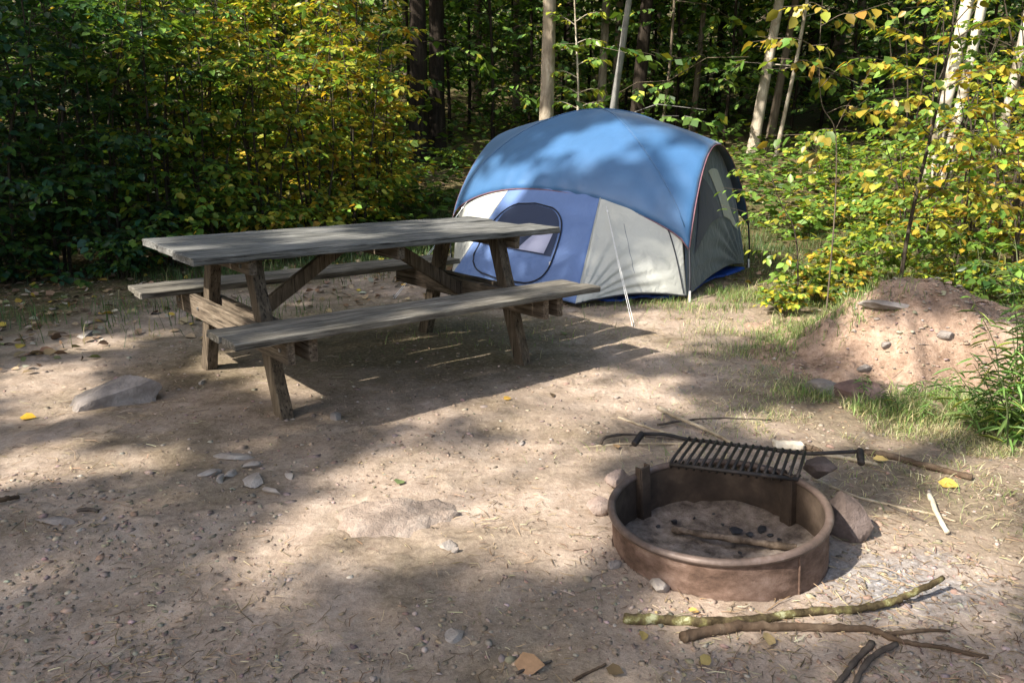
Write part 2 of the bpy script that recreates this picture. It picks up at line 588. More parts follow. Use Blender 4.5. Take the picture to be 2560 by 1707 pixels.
def rock(name, c, size, seed, mat, label, rot=0, cuts=9, cutd=(.55, .9), group=None, sub=4, tilt=(0, 0), nz=.1, cat='rock', parent=None, sharp=24):
    rnd = random.Random(seed)
    bm = bmesh.new(); bmesh.ops.create_icosphere(bm, subdivisions=sub, radius=1)
    planes = []
    for _ in range(cuts):
        n = Vector((rnd.gauss(0, 1), rnd.gauss(0, 1), rnd.gauss(0, .8))).normalized()
        planes.append((n, rnd.uniform(*cutd)))
    planes.append((Vector((rnd.uniform(-.15, .15), rnd.uniform(-.15, .15), 1)).normalized(), rnd.uniform(.6, .8)))
    off = Vector((seed * 3.1, seed * 1.7, 0))
    mrot = Matrix.Rotation(rot, 3, 'Z') @ Matrix.Rotation(tilt[0], 3, 'X') @ Matrix.Rotation(tilt[1], 3, 'Y')
    for v in bm.verts:
        p = v.co.copy()
        for n, d in planes:
            e = p.dot(n) - d
            if e > 0: p -= n * e * .98
        k = 1 + nz * (mnoise.fractal(p * 1.6 + off, 1.0, 2.0, 4) * .6) + nz * .35 * mnoise.noise(p * 7 + off)
        p = Vector((p.x * size[0], p.y * size[1], p.z * size[2])) * k
        v.co = mrot @ p
    me = bpy.data.meshes.new(name); bm.to_mesh(me); bm.free()
    o = link(name, me, M[mat], parent, smooth=False)
    me.polygons.foreach_set('use_smooth', np.ones(len(me.polygons), bool))
    me.set_sharp_from_angle(angle=R(sharp))
    o.location = Vector(c)
    if label: tag(o, label, cat, group)
    return o


def stick(name, pix, w0, w1, mat, label, zs=None, group=None, seed=1, forks=(), cat='stick', zb=0.0, jit=.12):
    """pix: pixels on the ground, w0/w1 radii, zs: height of the centre line above ground at the points"""
    rnd = random.Random(seed)
    pts = []
    for i, (x, y) in enumerate(pix):
        z = (zs[i] if zs else 0) + zb
        r = w0 + (w1 - w0) * i / (len(pix) - 1)
        p = at(x, y, 0); p = at(x, y, surf(p.x, p.y) + z + r * .8)
        pts.append(p)
    path = smooth_path(pts, 7)
    path = [p + Vector((rnd.gauss(0, .1), rnd.gauss(0, .1), rnd.gauss(0, .1))) * w0 for p in path]
    n = len(path)
    mb = MB()
    mb.tube(path, [(w0 + (w1 - w0) * i / (n - 1)) * (1 + rnd.uniform(-jit, jit)) for i in range(n)], 9, True, .06, rnd)
    for fk in forks:
        fp = [at(x, y, surf(*at(x, y, 0)[:2]) + .006) for x, y in fk[0]]
        mb.tube(smooth_path(fp, 6), list(np.linspace(fk[1], fk[2], (len(fp) - 1) * 6 + 1)), 7, True, .06, rnd)
    o = mb.build(name, M[mat], None, True, origin=pts[0])
    return tag(o, label, cat, group)

# ================================================================== SETTING
# ------------------------------------------------------------------ ground


def micro(x, y):
    """lumps of trodden dirt: a few centimetres"""
    near = np.clip(1.3 - y / 12, .3, 1)
    z = (fbm(x * 1.1, y * 1.1, 3, 4) - .5) * .07
    z += (fbm(x * 5, y * 5, 9, 4) - .5) * .017 * near
    z += (np.maximum(0, fbm(x * 17, y * 17, 21, 3) - .55)) * .032 * near
    return z - .006


FLAT = []      # (x, y, r): places trodden level (under the fire ring, the table's feet, the tent)


def ground_z(x, y):
    x = np.asarray(x, float); y = np.asarray(y, float)
    z = micro(x, y)
    for fx, fy, fr in ((.67, 2.24, .5), (-.83, 4.2, .4), (.9, 7.9, 1.6), (-1.2, 3.9, .3), (-.2, 4.7, .3)):
        w = np.clip(1.6 - np.hypot(x - fx, y - fy) / fr, 0, 1)
        z = z * (1 - .75 * w) - (.010 * w if fx == .67 else 0)
    z = np.where(np.hypot(x - .67, y - 2.232) < .333, -.1, z)      # dug out inside the fire ring
    return z + hgt(x, y)


def axis_lines(lo, hi, flo, fhi, fine, grow):
    mid = list(np.arange(flo, fhi, fine)); a = []; s = fine; v = flo
    while v > lo:
        s *= grow; v -= s; a.append(v)
    b = []; s = fine; v = fhi
    while v < hi:
        b.append(v); s *= grow; v += s
    return np.array(a[::-1] + mid + b)


gx = axis_lines(-160, 160, -4.2, 3.6, .02, 1.09)
gy = axis_lines(-60, 190, 1.3, 7.2, .018, 1.07)
gx = np.unique(np.concatenate([gx, np.arange(.303, 1.04, .007)])); gy = np.unique(np.concatenate([gy, np.arange(1.863, 2.6, .007)]))
GX, GY = np.meshgrid(gx, gy)
GZ = ground_z(GX, GY)
nx, ny = len(gx), len(gy)
ii = (np.arange(ny - 1)[:, None] * nx + np.arange(nx - 1)[None, :]).ravel()
quads = np.stack([ii, ii + 1, ii + nx + 1, ii + nx], 1)

mt, N, L, B = new_mat('trodden_dirt')
v = coords(N, L)
big = noise_tex(N, L, v, .9, 6, .62, .3)
med = noise_tex(N, L, v, 5.5, 6, .65, .2)
fin = noise_tex(N, L, v, 45, 6, .75)
gr = noise_tex(N, L, v, 160, 3, .8)
dust = ramp(N, L, med, [(.3, (.185, .137, .1)), (.47, (.335, .258, .205)), (.68, (.475, .387, .322))])
crumb = ramp(N, L, fin, [(.32, (.19, .142, .102)), (.5, (.36, .284, .222)), (.68, (.49, .415, .345))])
c = mixc(N, L, .45, dust, crumb)
organic = ramp(N, L, fin, [(.35, (.04, .03, .018)), (.55, (.12, .095, .05)), (.7, (.21, .165, .095))])
omask = ramp(N, L, big, [(.44, (0, 0, 0)), (.6, (.6, .6, .6))])
c = mixc(N, L, omask, c, organic)
# forest floor: dead leaves and moss away from the clearing
sx = N.new('ShaderNodeSeparateXYZ'); L.new(v, sx.inputs[0])


def mth(op, a, b=None, c_=None, clamp=False):
    x = N.new('ShaderNodeMath'); x.operation = op; x.use_clamp = clamp
    for i, q in enumerate((a, b, c_)):
        if q is None: continue
        if hasattr(q, 'links'): L.new(q, x.inputs[i])
        else: x.inputs[i].default_value = q
    return x.outputs[0]


def dist_to(px_, py_, sxx=1.0, syy=1.0):
    dx = mth('MULTIPLY', mth('SUBTRACT', sx.outputs[0], px_), sxx)
    dy = mth('MULTIPLY', mth('SUBTRACT', sx.outputs[1], py_), syy)
    return mth('SQRT', mth('ADD', mth('MULTIPLY', dx, dx), mth('MULTIPLY', dy, dy)))


dclr = mth('ADD', dist_to(-.1, 3.4, .95, .72), mth('MULTIPLY', mth('SUBTRACT', big, .5), 2.4))
omask2 = mth('MULTIPLY', mth('SUBTRACT', sx.outputs[0], 1.15), 1.1, clamp=True)
c = mixc(N, L, mth('MULTIPLY', mth('MULTIPLY', omask2, ramp(N, L, med, [(.4, (.15, .15, .15)), (.6, (1, 1, 1))])), .75), c, organic)
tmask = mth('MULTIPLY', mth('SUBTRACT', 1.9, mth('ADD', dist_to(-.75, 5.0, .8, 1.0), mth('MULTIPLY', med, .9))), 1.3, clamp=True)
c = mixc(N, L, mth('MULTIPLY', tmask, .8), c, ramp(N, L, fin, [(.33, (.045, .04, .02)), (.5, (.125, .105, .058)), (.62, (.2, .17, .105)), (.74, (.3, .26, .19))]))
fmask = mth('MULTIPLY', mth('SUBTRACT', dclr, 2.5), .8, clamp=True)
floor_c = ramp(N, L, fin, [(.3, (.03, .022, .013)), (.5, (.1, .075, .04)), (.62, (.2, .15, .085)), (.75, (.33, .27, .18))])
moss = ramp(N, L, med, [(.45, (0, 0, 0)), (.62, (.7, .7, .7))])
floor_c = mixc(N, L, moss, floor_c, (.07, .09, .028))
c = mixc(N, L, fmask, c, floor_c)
# grey wood ash spilt beside the fire ring
dash = mth('ADD', dist_to(1.12, 1.98, 1.25, 1.9), mth('MULTIPLY', mth('SUBTRACT', med, .5), .9))
amask = mth('MULTIPLY', mth('SUBTRACT', .5, dash), 2.4, clamp=True)
c = mixc(N, L, mth('MULTIPLY', amask, .8), c, ramp(N, L, fin, [(.35, (.11, .11, .115)), (.55, (.27, .27, .28)), (.68, (.5, .5, .52))]))
c = mixc(N, L, .4, c, ramp(N, L, gr, [(.3, (.6, .58, .55)), (.55, (1, 1, 1)), (.72, (1.45, 1.42, 1.4))]), 'MULTIPLY')
L.new(c, B.inputs['Base Color'])
B.inputs['Roughness'].default_value = .95; B.inputs['Specular IOR Level'].default_value = .12
b1 = bump(N, L, B, med, .35, .03)
b2 = bump(N, L, B, fin, .6, .010, b1)
bump(N, L, B, gr, .5, .003, b2)
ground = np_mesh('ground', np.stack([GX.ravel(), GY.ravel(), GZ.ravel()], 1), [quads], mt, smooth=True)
tag(ground, 'trodden bare dirt clearing running back into the forest floor', None, None, 'structure')

# ------------------------------------------------------------------ dirt mound
MC = (2.66, 4.55)


def mound_h(x, y):
    dx, dy = x - MC[0], y - MC[1]
    a = .96 * dx + .28 * dy; b = -.28 * dx + .96 * dy
    r = np.sqrt((a / .88) ** 2 + (b / .82) ** 2) + (fbm(x * 1.8, y * 1.8, 77, 3) - .5) * .34
    h = .43 * np.clip(1 - r, -.25, 1) ** 1 * 1.25
    h = np.where(r < 1, .47 * (1 - np.clip(r, 0, 1) ** 2.0) * (1 - .4 * np.clip((x - 2.55) / .7, 0, 1)), -.12 * (r - 1))
    h += (fbm(x * 3.2, y * 3.2, 41, 4) - .5) * .24 * (h > -.05) + (np.abs(fbm(x * 9, y * 9, 43, 4) - .5) - .12) * .12
    # a scooped hollow with a raw bank on the camera's side
    s = np.exp(-(((x - 2.3) / .3) ** 2 + ((y - 3.95) / .16) ** 2))
    return h - .16 * s


mxs = np.linspace(MC[0] - 1.5, MC[0] + 1.5, 150); mys = np.linspace(MC[1] - 1.3, MC[1] + 1.3, 130)
MX, MY = np.meshgrid(mxs, mys)
MZ = mound_h(MX, MY)
rr_ = np.sqrt(((MX - MC[0]) / 1.45) ** 2 + ((MY - MC[1]) / 1.25) ** 2)
MZ = np.where(rr_ > .9, MZ - (rr_ - .9) * .8, MZ)
ii = (np.arange(129)[:, None] * 150 + np.arange(149)[None, :]).ravel()
q2 = np.stack([ii, ii + 1, ii + 151, ii + 150], 1)
mt, N, L, B = new_mat('pinkish_loose_dirt')
v = coords(N, L)
a1 = noise_tex(N, L, v, 3, 6, .65, .4); a2 = noise_tex(N, L, v, 28, 6, .75); a3 = noise_tex(N, L, v, 110, 3, .8)
c = ramp(N, L, a1, [(.3, (.14, .09, .064)), (.48, (.29, .198, .145)), (.66, (.43, .315, .245))])
c = mixc(N, L, .4, c, ramp(N, L, a2, [(.36, (.07, .05, .033)), (.52, (.31, .23, .17)), (.7, (.5, .41, .34))]))
c = mixc(N, L, .5, c, ramp(N, L, a3, [(.3, (.65, .6, .58)), (.7, (1.35, 1.32, 1.3))]), 'MULTIPLY')
L.new(c, B.inputs['Base Color']); B.inputs['Roughness'].default_value = .96; B.inputs['Specular IOR Level'].default_value = .1
b1 = bump(N, L, B, a1, .5, .03); b2 = bump(N, L, B, a2, .8, .015, b1); bump(N, L, B, a3, .6, .004, b2)
mound = np_mesh('dirt_mound', np.stack([MX.ravel(), MY.ravel(), MZ.ravel()], 1), [q2], mt, smooth=True, origin=(MC[0], MC[1], 0))
tag(mound, 'low mound of loose pinkish dirt dug up at the right edge of the clearing', 'dirt mound')


def surf(x, y):
    return float(max(ground_z(x, y), mound_h(np.float64(x), np.float64(y)) if abs(x - MC[0]) < 1.3 and abs(y - MC[1]) < 1.1 else -9))


def mat_at(px, py):
    """a pixel on the mound or the ground"""
    d = ray(px, py)
    k = np.linspace(1.2, 14, 5000)
    P = d[None] * k[:, None]; X, Y, Zz = P[:, 0], P[:, 1], CAM_H + P[:, 2]
    H = np.maximum(hgt(X, Y), np.where((abs(X - MC[0]) < 1.3) & (abs(Y - MC[1]) < 1.1), mound_h(X, Y), -9))
    i = int(np.argmax(Zz < H))
    return Vector((X[i], Y[i], float(H[i])))


# ================================================================== FIRE RING
M['rust'] = simple('rusty_steel', [(.3, (.05, .031, .023)), (.45, (.115, .072, .053)), (.57, (.18, .119, .092)), (.73, (.28, .2, .163))], (1, 1, 1.6), 11, .82, .6, .004, 10, .25, .05, 110)
M['iron'] = simple('sooty_iron', [(.3, (.018, .016, .015)), (.55, (.045, .038, .034)), (.75, (.095, .07, .055))], (1, 1, 1), 18, .6, .4, .002, 6, .4, .4, 90)
M['soot'] = simple('soot_stained_steel', [(.3, (.022, .016, .012)), (.5, (.06, .042, .03)), (.72, (.13, .095, .07))], (1, 1, 1), 6, .8, .5, .003, 8, .3, .1, 60)
M['ash'] = simple('ash_bed', [(.3, (.06, .048, .04)), (.46, (.17, .137, .112)), (.6, (.27, .222, .185)), (.75, (.38, .33, .29))], (1, 1, 1), 18, .97, .9, .015, 8, .05, 0, 70)
M['char'] = simple('charcoal', [(.35, (.006, .006, .007)), (.7, (.035, .035, .04))], (1, 1, 1), 30, .55, .8, .006, 5, .5)
RC = np.array([.67, 2.232, -.008]); RR, RH = .3396, .138
rn = Vector((-.0845, -.0139, 1)).normalized()
ru = rn.cross(Vector((1, 0, 0))); ru = Vector((1, 0, 0)) - rn * rn.x; ru.normalize(); rv = rn.cross(ru)


def rp(a, r, h):
    """point in the ring's own tilted frame"""
    return Vector(RC) + ru * (r * math.cos(a)) + rv * (r * math.sin(a)) + rn * h


ring = empty('fire_ring', RC, 'round rusty steel campfire ring with a flip-over cooking grate at its back', 'fire ring')


def lathe(prof, n=96):
    mb = MB()
    for i in range(n):
        a = 2 * PI * i / n
        for (r, h) in prof: mb.v.append(tuple(rp(a, r, h)))
    k = len(prof)
    for i in range(n):
        for j in range(k - 1):
            mb.f.append((i * k + j, ((i + 1) % n) * k + j, ((i + 1) % n) * k + j + 1, i * k + j + 1))
    return mb


lathe([(RR - .004, -.15), (RR - .004, .03), (RR - .004, RH - .012), (RR - .004, RH - .006)]).build('outer_wall', M['rust'], ring, True)
lathe([(RR - .010, RH - .006), (RR - .010, RH - .02), (RR - .010, .04), (RR - .010, -.15)]).build('inner_wall', M['soot'], ring, True)
wm = MB(); wm.tube([tuple(rp(R(-62), RR - .003, h)) for h in np.linspace(-.02, RH - .02, 14)], [.0032 + .0012 * (k % 2) for k in range(14)], 6)
wm.build('weld_seam', M['rust'], ring, True)
rim = [(RR - .005 + .013 * math.cos(t), RH - .009 + .012 * math.sin(t)) for t in np.linspace(0, 2 * PI, 13)]
mt, N, L, B = new_mat('worn_steel_rim')
v = coords(N, L)
f = noise_tex(N, L, v, 9, 7, .7)
L.new(ramp(N, L, f, [(.3, (.05, .036, .03)), (.5, (.12, .085, .07)), (.7, (.22, .18, .165))]), B.inputs['Base Color'])
B.inputs['Metallic'].default_value = .2; B.inputs['Roughness'].default_value = .55
bump(N, L, B, noise_tex(N, L, v, 80, 4), .3, .002)
M['rim'] = mt
lathe(rim).build('rolled_rim', M['rim'], ring, True)


def ang_of(px, py):
    p = at(px, py, RH * .6) - Vector(RC)
    return math.atan2(p.dot(rv), p.dot(ru))


# two upright posts welded inside the wall, carrying the grate's pivots
A1, A2 = R(128), R(28)


def post(a, h0, h1):
    mb = MB()
    r = RR - .034
    c0, c1 = rp(a, r, h0), rp(a, r, h1)
    rad = (ru * math.cos(a) + rv * math.sin(a)); tan = (rv * math.cos(a) - ru * math.sin(a))
    # U channel: a web and two flanges
    mb.board(c0, c1, tan * .022, rad * .004, 6, .002, .0006)
    mb.board(c0 + tan * .022 + rad * .012, c1 + tan * .022 + rad * .012, rad * .012, tan * .0035, 6, .001, .0005)
    mb.board(c0 - tan * .022 + rad * .012, c1 - tan * .022 + rad * .012, rad * .012, tan * .0035, 6, .001, .0005)
    return mb


post(A1, -.06, .168).build('post', M['soot'], ring)
post(A2, -.06, .152).build('post', M['soot'], ring)

# cooking grate, tilted up behind the posts
gL, gR = at(1540, 1066, .158), at(1830, 1100, .158)        # ends of the near rail
bL, bR = at(1583, 1009, .185), at(1849, 1041, .185)        # ends of the far rail
ev = (gR - gL); el = ev.length; eu = ev / el
bd = ((bL - gL) + (bR - gR)) / 2
grate = MB()
grate.tube([gL - eu * .004, gR + eu * .004], .0075, 8)
for i in range(17):
    t = i / 16
    p0 = gL.lerp(gR, t)
    p1 = bL.lerp(bR, t)
    grate.tube([p0 + Vector((0, 0, .006)), p0 + bd * .3 + Vector((0, 0, .008)), p1 + Vector((0, 0, .007))], .0056, 6)
    grate.tube([p0 + Vector((0, 0, .006)), p0 + Vector((0, 0, -.016)) + bd * .05, p0 + bd * .35 + Vector((0, 0, -.020))], .0045, 5)
grate.tube([bL - eu * .004, bR + eu * .004], .0068, 8)
under = [gL + bd * .06 + Vector((0, 0, -.008)), gR + bd * .06 + Vector((0, 0, -.008))]
grate.tube(under, .005, 6)
go = grate.build('cooking_grate', M['iron'], ring, True)


def grip(p0, p1, seg):
    mb = MB(); d = (p1 - p0).normalized(); pts = []; rad = []
    n = 22
    for i in range(n + 1):
        t = i / n
        pts.append(p0.lerp(p1, t)); rad.append(.0118 + .0012 * math.sin(i * PI))
    mb.tube(pts, [.011 + (.0016 if i % 2 else 0) for i in range(n + 1)], 10)
    return mb


hz = .185
ha = at(1475, 996, .21); hb = at(1458, 1018, .19)
mbh = MB(); mbh.tube(smooth_path([bL + eu * .1, bL, at(1530, 998, .2), ha], 4), .0072, 8)
h1 = mbh.build('handle', M['iron'], go, True)
grip(ha + Vector((0, 0, .002)), hb + (hb - ha) * .1, 1).build('coil_grip', M['iron'], go, True)
hc = at(1975, 1036, .2); hd_ = at(1978, 1064, .185)
mbh = MB(); mbh.tube(smooth_path([bR - eu * .1, bR, at(1900, 1040, .2), hc], 4), .0072, 8)
mbh.build('handle', M['iron'], go, True)
grip(hc + Vector((0, 0, .004)), hd_, 1).build('coil_grip', M['iron'], go, True)

# ash bed inside
mb = MB(); n_r, n_a = 26, 72
AV = [tuple(rp(0, 0, -.044))]
for i in range(1, n_r + 1):
    for j in range(n_a):
        a = 2 * PI * j / n_a; r = (RR - .009) * i / n_r
        p = rp(a, r, 0)
        q = rp(a, r, -.046 + .03 * (fbm(p.x * 7 + 5, p.y * 7, 11, 4) - .42) + .02 * (fbm(p.x * 30, p.y * 30, 12, 3) - .5) + .022 * (r / RR) ** 3)
        AV.append(tuple(q))
mb.v = AV
for j in range(n_a): mb.f.append((0, 1 + j, 1 + (j + 1) % n_a))
for i in range(n_r - 1):
    for j in range(n_a):
        b0 = 1 + i * n_a; mb.f.append((b0 + j, b0 + n_a + j, b0 + n_a + (j + 1) % n_a, b0 + (j + 1) % n_a))
ash = mb.build('ash', M['ash'], None, True)
tag(ash, 'bed of grey brown ash inside the fire ring', None, None, 'stuff')


def in_ring(px, py, h=.01):
    h -= .048
    p = at(px, py, 0)
    for _ in range(4):
        d = p - Vector(RC); z = RC[2] + h - (rn.x * d.x + rn.y * d.y) / rn.z
        p = at(px, py, z)
    return p


for i, (x, y, s, lb) in enumerate([
        (1688, 1219, .030, 'largest black charcoal lump above the burnt log in the fire ring'),
        (1752, 1216, .023, 'black charcoal lump to the right of the largest lump in the fire ring'),
        (1722, 1226, .016, 'small charcoal lump between the two bigger lumps in the fire ring'),
        (1548, 1198, .018, 'flat grey ember near the left post inside the fire ring'),
        (1595, 1189, .010, 'small round charcoal at the back of the ash below the grate'),
        (1815, 1196, .018, 'charcoal lump beside the right post in the fire ring'),
        (1790, 1238, .009, 'little charcoal crumb near the right end of the burnt log'),
        (1560, 1222, .009, 'little charcoal crumb at the left end of the burnt log'),
        (1480, 1192, .013, 'charcoal lump by the left inner wall of the fire ring'),
        (1512, 1208, .010, 'black crumb in the ash left of the burnt log'),
        (1660, 1204, .010, 'black crumb behind the largest charcoal lump'),
        (1770, 1228, .014, 'charcoal lump touching the right part of the burnt log'),
        (1640, 1180, .008, 'black crumb far back in the ash below the grate middle'),
        (1700, 1268, .010, 'black crumb in front of the burnt log')]):
    rock('charcoal', in_ring(x, y, .012), (s, s * .75, s * .6), 40 + i, 'char', lb, i * 1.1, 10, (.4, .75), 'charcoal lumps in the fire ring', 3, (0, 0), .2, 'charcoal')
mb = MB(); rnd = random.Random(5)
lp = [in_ring(1545, 1215, .02), in_ring(1610, 1226, .026), in_ring(1700, 1240, .028), in_ring(1800, 1254, .03), in_ring(1830, 1258, .03)]
lp = smooth_path(lp, 8)
mb.tube(lp, [.0115 * (1 + .12 * math.sin(i * .9)) for i in range(len(lp))], 12, True, .14, rnd)
M['burnt'] = simple('burnt_wood', [(.3, (.012, .01, .01)), (.5, (.1, .075, .055)), (.7, (.27, .21, .16))], (1, 1, 1), 16, .9, .9, .008, 8, .1, 0, 60)
tag(mb.build('burnt_log', M['burnt'], None, True, origin=lp[8]), 'half burnt log lying across the ash in the fire ring', 'log')

# ================================================================== PICNIC TABLE
M['top_wood'] = wood_mat('weathered_grey_planks', (.038, .039, .039), (.14, .143, .14), (.33, .333, .322))
M['seat_wood'] = wood_mat('weathered_bench_planks', (.042, .038, .032), (.145, .135, .117), (.32, .305, .27))
M['leg_wood'] = wood_mat('brown_leg_timber', (.034, .026, .018), (.095, .074, .053), (.19, .155, .115), 2)
M['brace_wood'] = wood_mat('brown_brace_timber', (.045, .033, .024), (.135, .107, .08), (.29, .245, .195), 1)
M['bolt'] = simple('zinc_bolt', [(.3, (.25, .25, .25)), (.7, (.55, .55, .55))], rough=.4, metal=.9, bs=.1)
TX, TY, TR = -.8265, 4.2135, .6899
TL, TW, TH = 2.0789, .8677, .76
tax = Vector((math.cos(TR), math.sin(TR), 0)); tay = Vector((-math.sin(TR), math.cos(TR), 0)); taz = Vector((0, 0, 1))
table = empty('picnic_table', (TX, TY, 0), 'weathered grey wooden picnic table with attached benches in front of the tent', 'picnic table')
table.rotation_euler = (0, 0, TR)
rnd = random.Random(11)


def tbuild(mb, name, mat, parent=None):
    """boards are written in the table's own frame"""
    parent = parent or table
    me = bpy.data.meshes.new(name); me.from_pydata(mb.v, [], mb.f)
    bm = bmesh.new(); bm.from_mesh(me); bmesh.ops.recalc_face_normals(bm, faces=bm.faces); bm.to_mesh(me); bm.free()
    return link(name, me, M[mat], parent)


pw = (TW - .026) / 3
mb = MB()
for k, (y, x0, x1) in enumerate([(-TW / 2 + pw / 2, -.012, .045), (0, .0, -.03), (TW / 2 - pw / 2, .012, -.004)]):
    mb.board((-TL / 2 + x0, y, TH - .018 + rnd.uniform(-.004, .003)), (TL / 2 + x1, y, TH - .018 + rnd.uniform(-.004, .003)), (0, pw / 2, 0), (0, 0, .018), 30, .005, .0018, rnd)
tbuild(mb, 'table_top', 'top_wood')
SO, SW, SH = .8197, .3042, .4617
for sgn in (-1, 1):
    mb = MB(); hw = (SW - .010) / 2
    for k, e in ((0, .004), (1, -.006)):
        y = sgn * (SO - hw / 2 - k * (hw + .010))
        mb.board((-TL / 2 + e, y, SH - .016 + rnd.uniform(-.0015, .0015)), (TL / 2 + e * 2, y, SH - .016), (0, hw / 2, 0), (0, 0, .016), 30, .004, .0016, rnd)
    tbuild(mb, 'bench_seat', 'seat_wood')
FE = TL / 2 - .31
for sx_ in (-1, 1):
    for sy_ in (-1, 1):
        mb = MB()
        p0 = Vector((sx_ * FE, sy_ * .525, -.03)); p1 = Vector((sx_ * FE, sy_ * .255, TH - .038))
        d = (p1 - p0).normalized()
        mb.board(p0, p1, d.cross(Vector((1, 0, 0))).normalized() * .044, (.03, 0, 0), 10, .004, .0018, rnd)
        tbuild(mb, 'leg', 'leg_wood')
    for off in (-1, 1):                                     # two boards sandwich the legs
        mb = MB(); x = sx_ * FE + off * .052
        mb.board((x, -SO + .05, SH - .032 - .058), (x, SO - .05, SH - .032 - .058), (0, 0, .058), (.019, 0, 0), 16, .004, .0015, rnd)
        o = tbuild(mb, 'seat_support', 'brace_wood')
        for yb in (-.38, .38, -.7, .7):
            if off == sx_:
                b_ = MB(); b_.tube([(x + off * .018, yb, SH - .09), (x + off * .025, yb, SH - .09)], .009, 8)
                tbuild(b_, 'bolt', 'bolt', o)
    mb = MB(); x = sx_ * (FE + .048)
    for yb in (-.3, .3):
        b_ = MB(); b_.tube([(x + sx_ * .017, yb, TH - .074), (x + sx_ * .026, yb, TH - .074)], .010, 8); tbuild(b_, 'bolt', 'bolt')
    mb.board((x, -.4, TH - .036 - .036), (x, .4, TH - .036 - .036), (0, 0, .036), (.018, 0, 0), 12, .004, .0015, rnd)
    tbuild(mb, 'top_support', 'brace_wood')
    mb = MB()                                               # diagonal brace to the middle of the top
    p0 = Vector((sx_ * (FE - .075), 0, SH - .095)); p1 = Vector((sx_ * .13, 0, TH - .06))
    d = (p1 - p0).normalized()
    mb.board(p0, p1, d.cross(Vector((0, 1, 0))).normalized() * .036, (0, .02, 0), 10, .004, .0015, rnd)
    tbuild(mb, 'diagonal_brace', 'leg_wood')
mb = MB(); mb.board((0, -.4, TH - .036 - .034), (0, .4, TH - .036 - .034), (0, 0, .034), (.02, 0, 0), 12, .004, .0015, rnd)
tbuild(mb, 'middle_support', 'brace_wood')

# ================================================================== TENT


def fabric(name, col, rough=.55, trans=.15, wr=.25, scale=5, dirt=.15, stretch=(1, 1, 1), spec=.4):
    mt, N, L, B = new_mat(name)
    v = coords(N, L, stretch)
    f = noise_tex(N, L, v, 2.2, 5, .6)
    d_ = tuple(x * (1 - dirt) for x in col); l_ = tuple(min(1, x * (1 + dirt * .6)) for x in col)
    c = ramp(N, L, f, [(.3, d_), (.7, l_)])
    weave = noise_tex(N, L, coords(N, L), 420, 2, .8)
    c = mixc(N, L, .25, c, ramp(N, L, weave, [(.3, (.7, .7, .7)), (.7, (1.25, 1.25, 1.25))]), 'MULTIPLY')
    L.new(c, B.inputs['Base Color'])
    B.inputs['Roughness'].default_value = rough; B.inputs['Specular IOR Level'].default_value = spec
    B.inputs['Sheen Weight'].default_value = .3
    B.inputs['Sheen Roughness'].default_value = .4
    w1 = noise_tex(N, L, v, scale, 4, .55, 1.2)
    bump(N, L, B, w1, wr, .04)
    t = N.new('ShaderNodeBsdfTranslucent'); L.new(c, t.inputs['Color'])
    mx = N.new('ShaderNodeMixShader'); mx.inputs[0].default_value = trans
    L.new(B.outputs[0], mx.inputs[1]); L.new(t.outputs[0], mx.inputs[2])
    L.new(mx.outputs[0], N['Material Output'].inputs['Surface'])
    return mt


M['fly'] = fabric('blue_rain_fly_fabric', (.042, .132, .29), .5, .1, .16, 2.2, spec=.6)
M['door_blue'] = fabric('violet_blue_door_fabric', (.12, .2, .42), .6, .12, .45, 4)
M['cream'] = fabric('cream_tent_fabric', (.5, .51, .47), .6, .15, .6, 4.5, .12)
M['greywall'] = fabric('grey_blue_tent_fabric', (.085, .115, .16), .6, .1, .5, 5)
M['mesh'] = fabric('dark_mesh_window', (.022, .034, .075), .8, .05, .1, 6)
M['flap'] = fabric('pale_window_flap', (.38, .4, .56), .6, .15, .3, 6)
M['piping'] = simple('dull_red_piping', [(.3, (.12, .06, .075)), (.7, (.22, .11, .13))], nscale=30, rough=.7, bs=.1)
M['black_trim'] = simple('black_tape', [(.3, (.008, .009, .013)), (.7, (.025, .027, .035))], nscale=30, rough=.6, bs=.1)
M['cord'] = simple('white_cord', [(.3, (.55, .55, .55)), (.7, (.8, .8, .8))], nscale=40, rough=.6, bs=.2)
M['tarp'] = simple('bright_blue_tarp', [(.3, (.01, .05, .4)), (.7, (.03, .13, .65))], nscale=6, rough=.35, bs=.5, bd=.02, spec=.5)
M['steel'] = simple('steel_peg', [(.3, (.3, .3, .3)), (.7, (.5, .5, .5))], nscale=20, rough=.4, metal=.8, bs=.1)

V2 = lambda x, y, z=0.0: np.array([x, y, z], float)
Rr, Fp, F2, LL, BB = V2(1.43, 6.14), V2(.5, 5.85), V2(-.58, 7.25), V2(-.62, 8.2), V2(2.42, 7.92)
BK = LL + BB - Rr
tent = empty('dome_tent', (.9, 8.0, 0), 'blue domed tent with cream and violet walls behind the picnic table', 'tent')
# rain fly corners (tips) and the tops of its four arched edges
T_R, T_L, T_B, T_K = V2(1.455, 6.26, .40), V2(-.64, 8.2, .47), V2(2.44, 7.95, .45), BK + V2(0, 0, .48)


def arch(p, q, rise, out, skew=0.0, pw=.85):
    """edge of the fly: rises in an arch between two corner tips and bows outward"""
    p, q = np.array(p), np.array(q)
    n_ = np.array([(q - p)[1], -(q - p)[0], 0]); n_ /= np.linalg.norm(n_)

    def f(t):
        t = np.asarray(t, float)[..., None]
        tt = t + skew * t * (1 - t)
        s = np.sin(PI * np.clip(tt, 0, 1)) ** pw
        return p + (q - p) * t + np.array([0, 0, 1]) * rise * s + n_ * out * np.sin(PI * t)
    return f


E_front = arch(T_L, T_R, .40, .20, 0, .6)      # over the door
E_right = arch(T_R, T_B, .82, -.10, 0, .75)
E_back = arch(T_K, T_B, .5, -.2)
E_left = arch(T_L, T_K, .86, .05, 0, .75)
sgn_front = 1


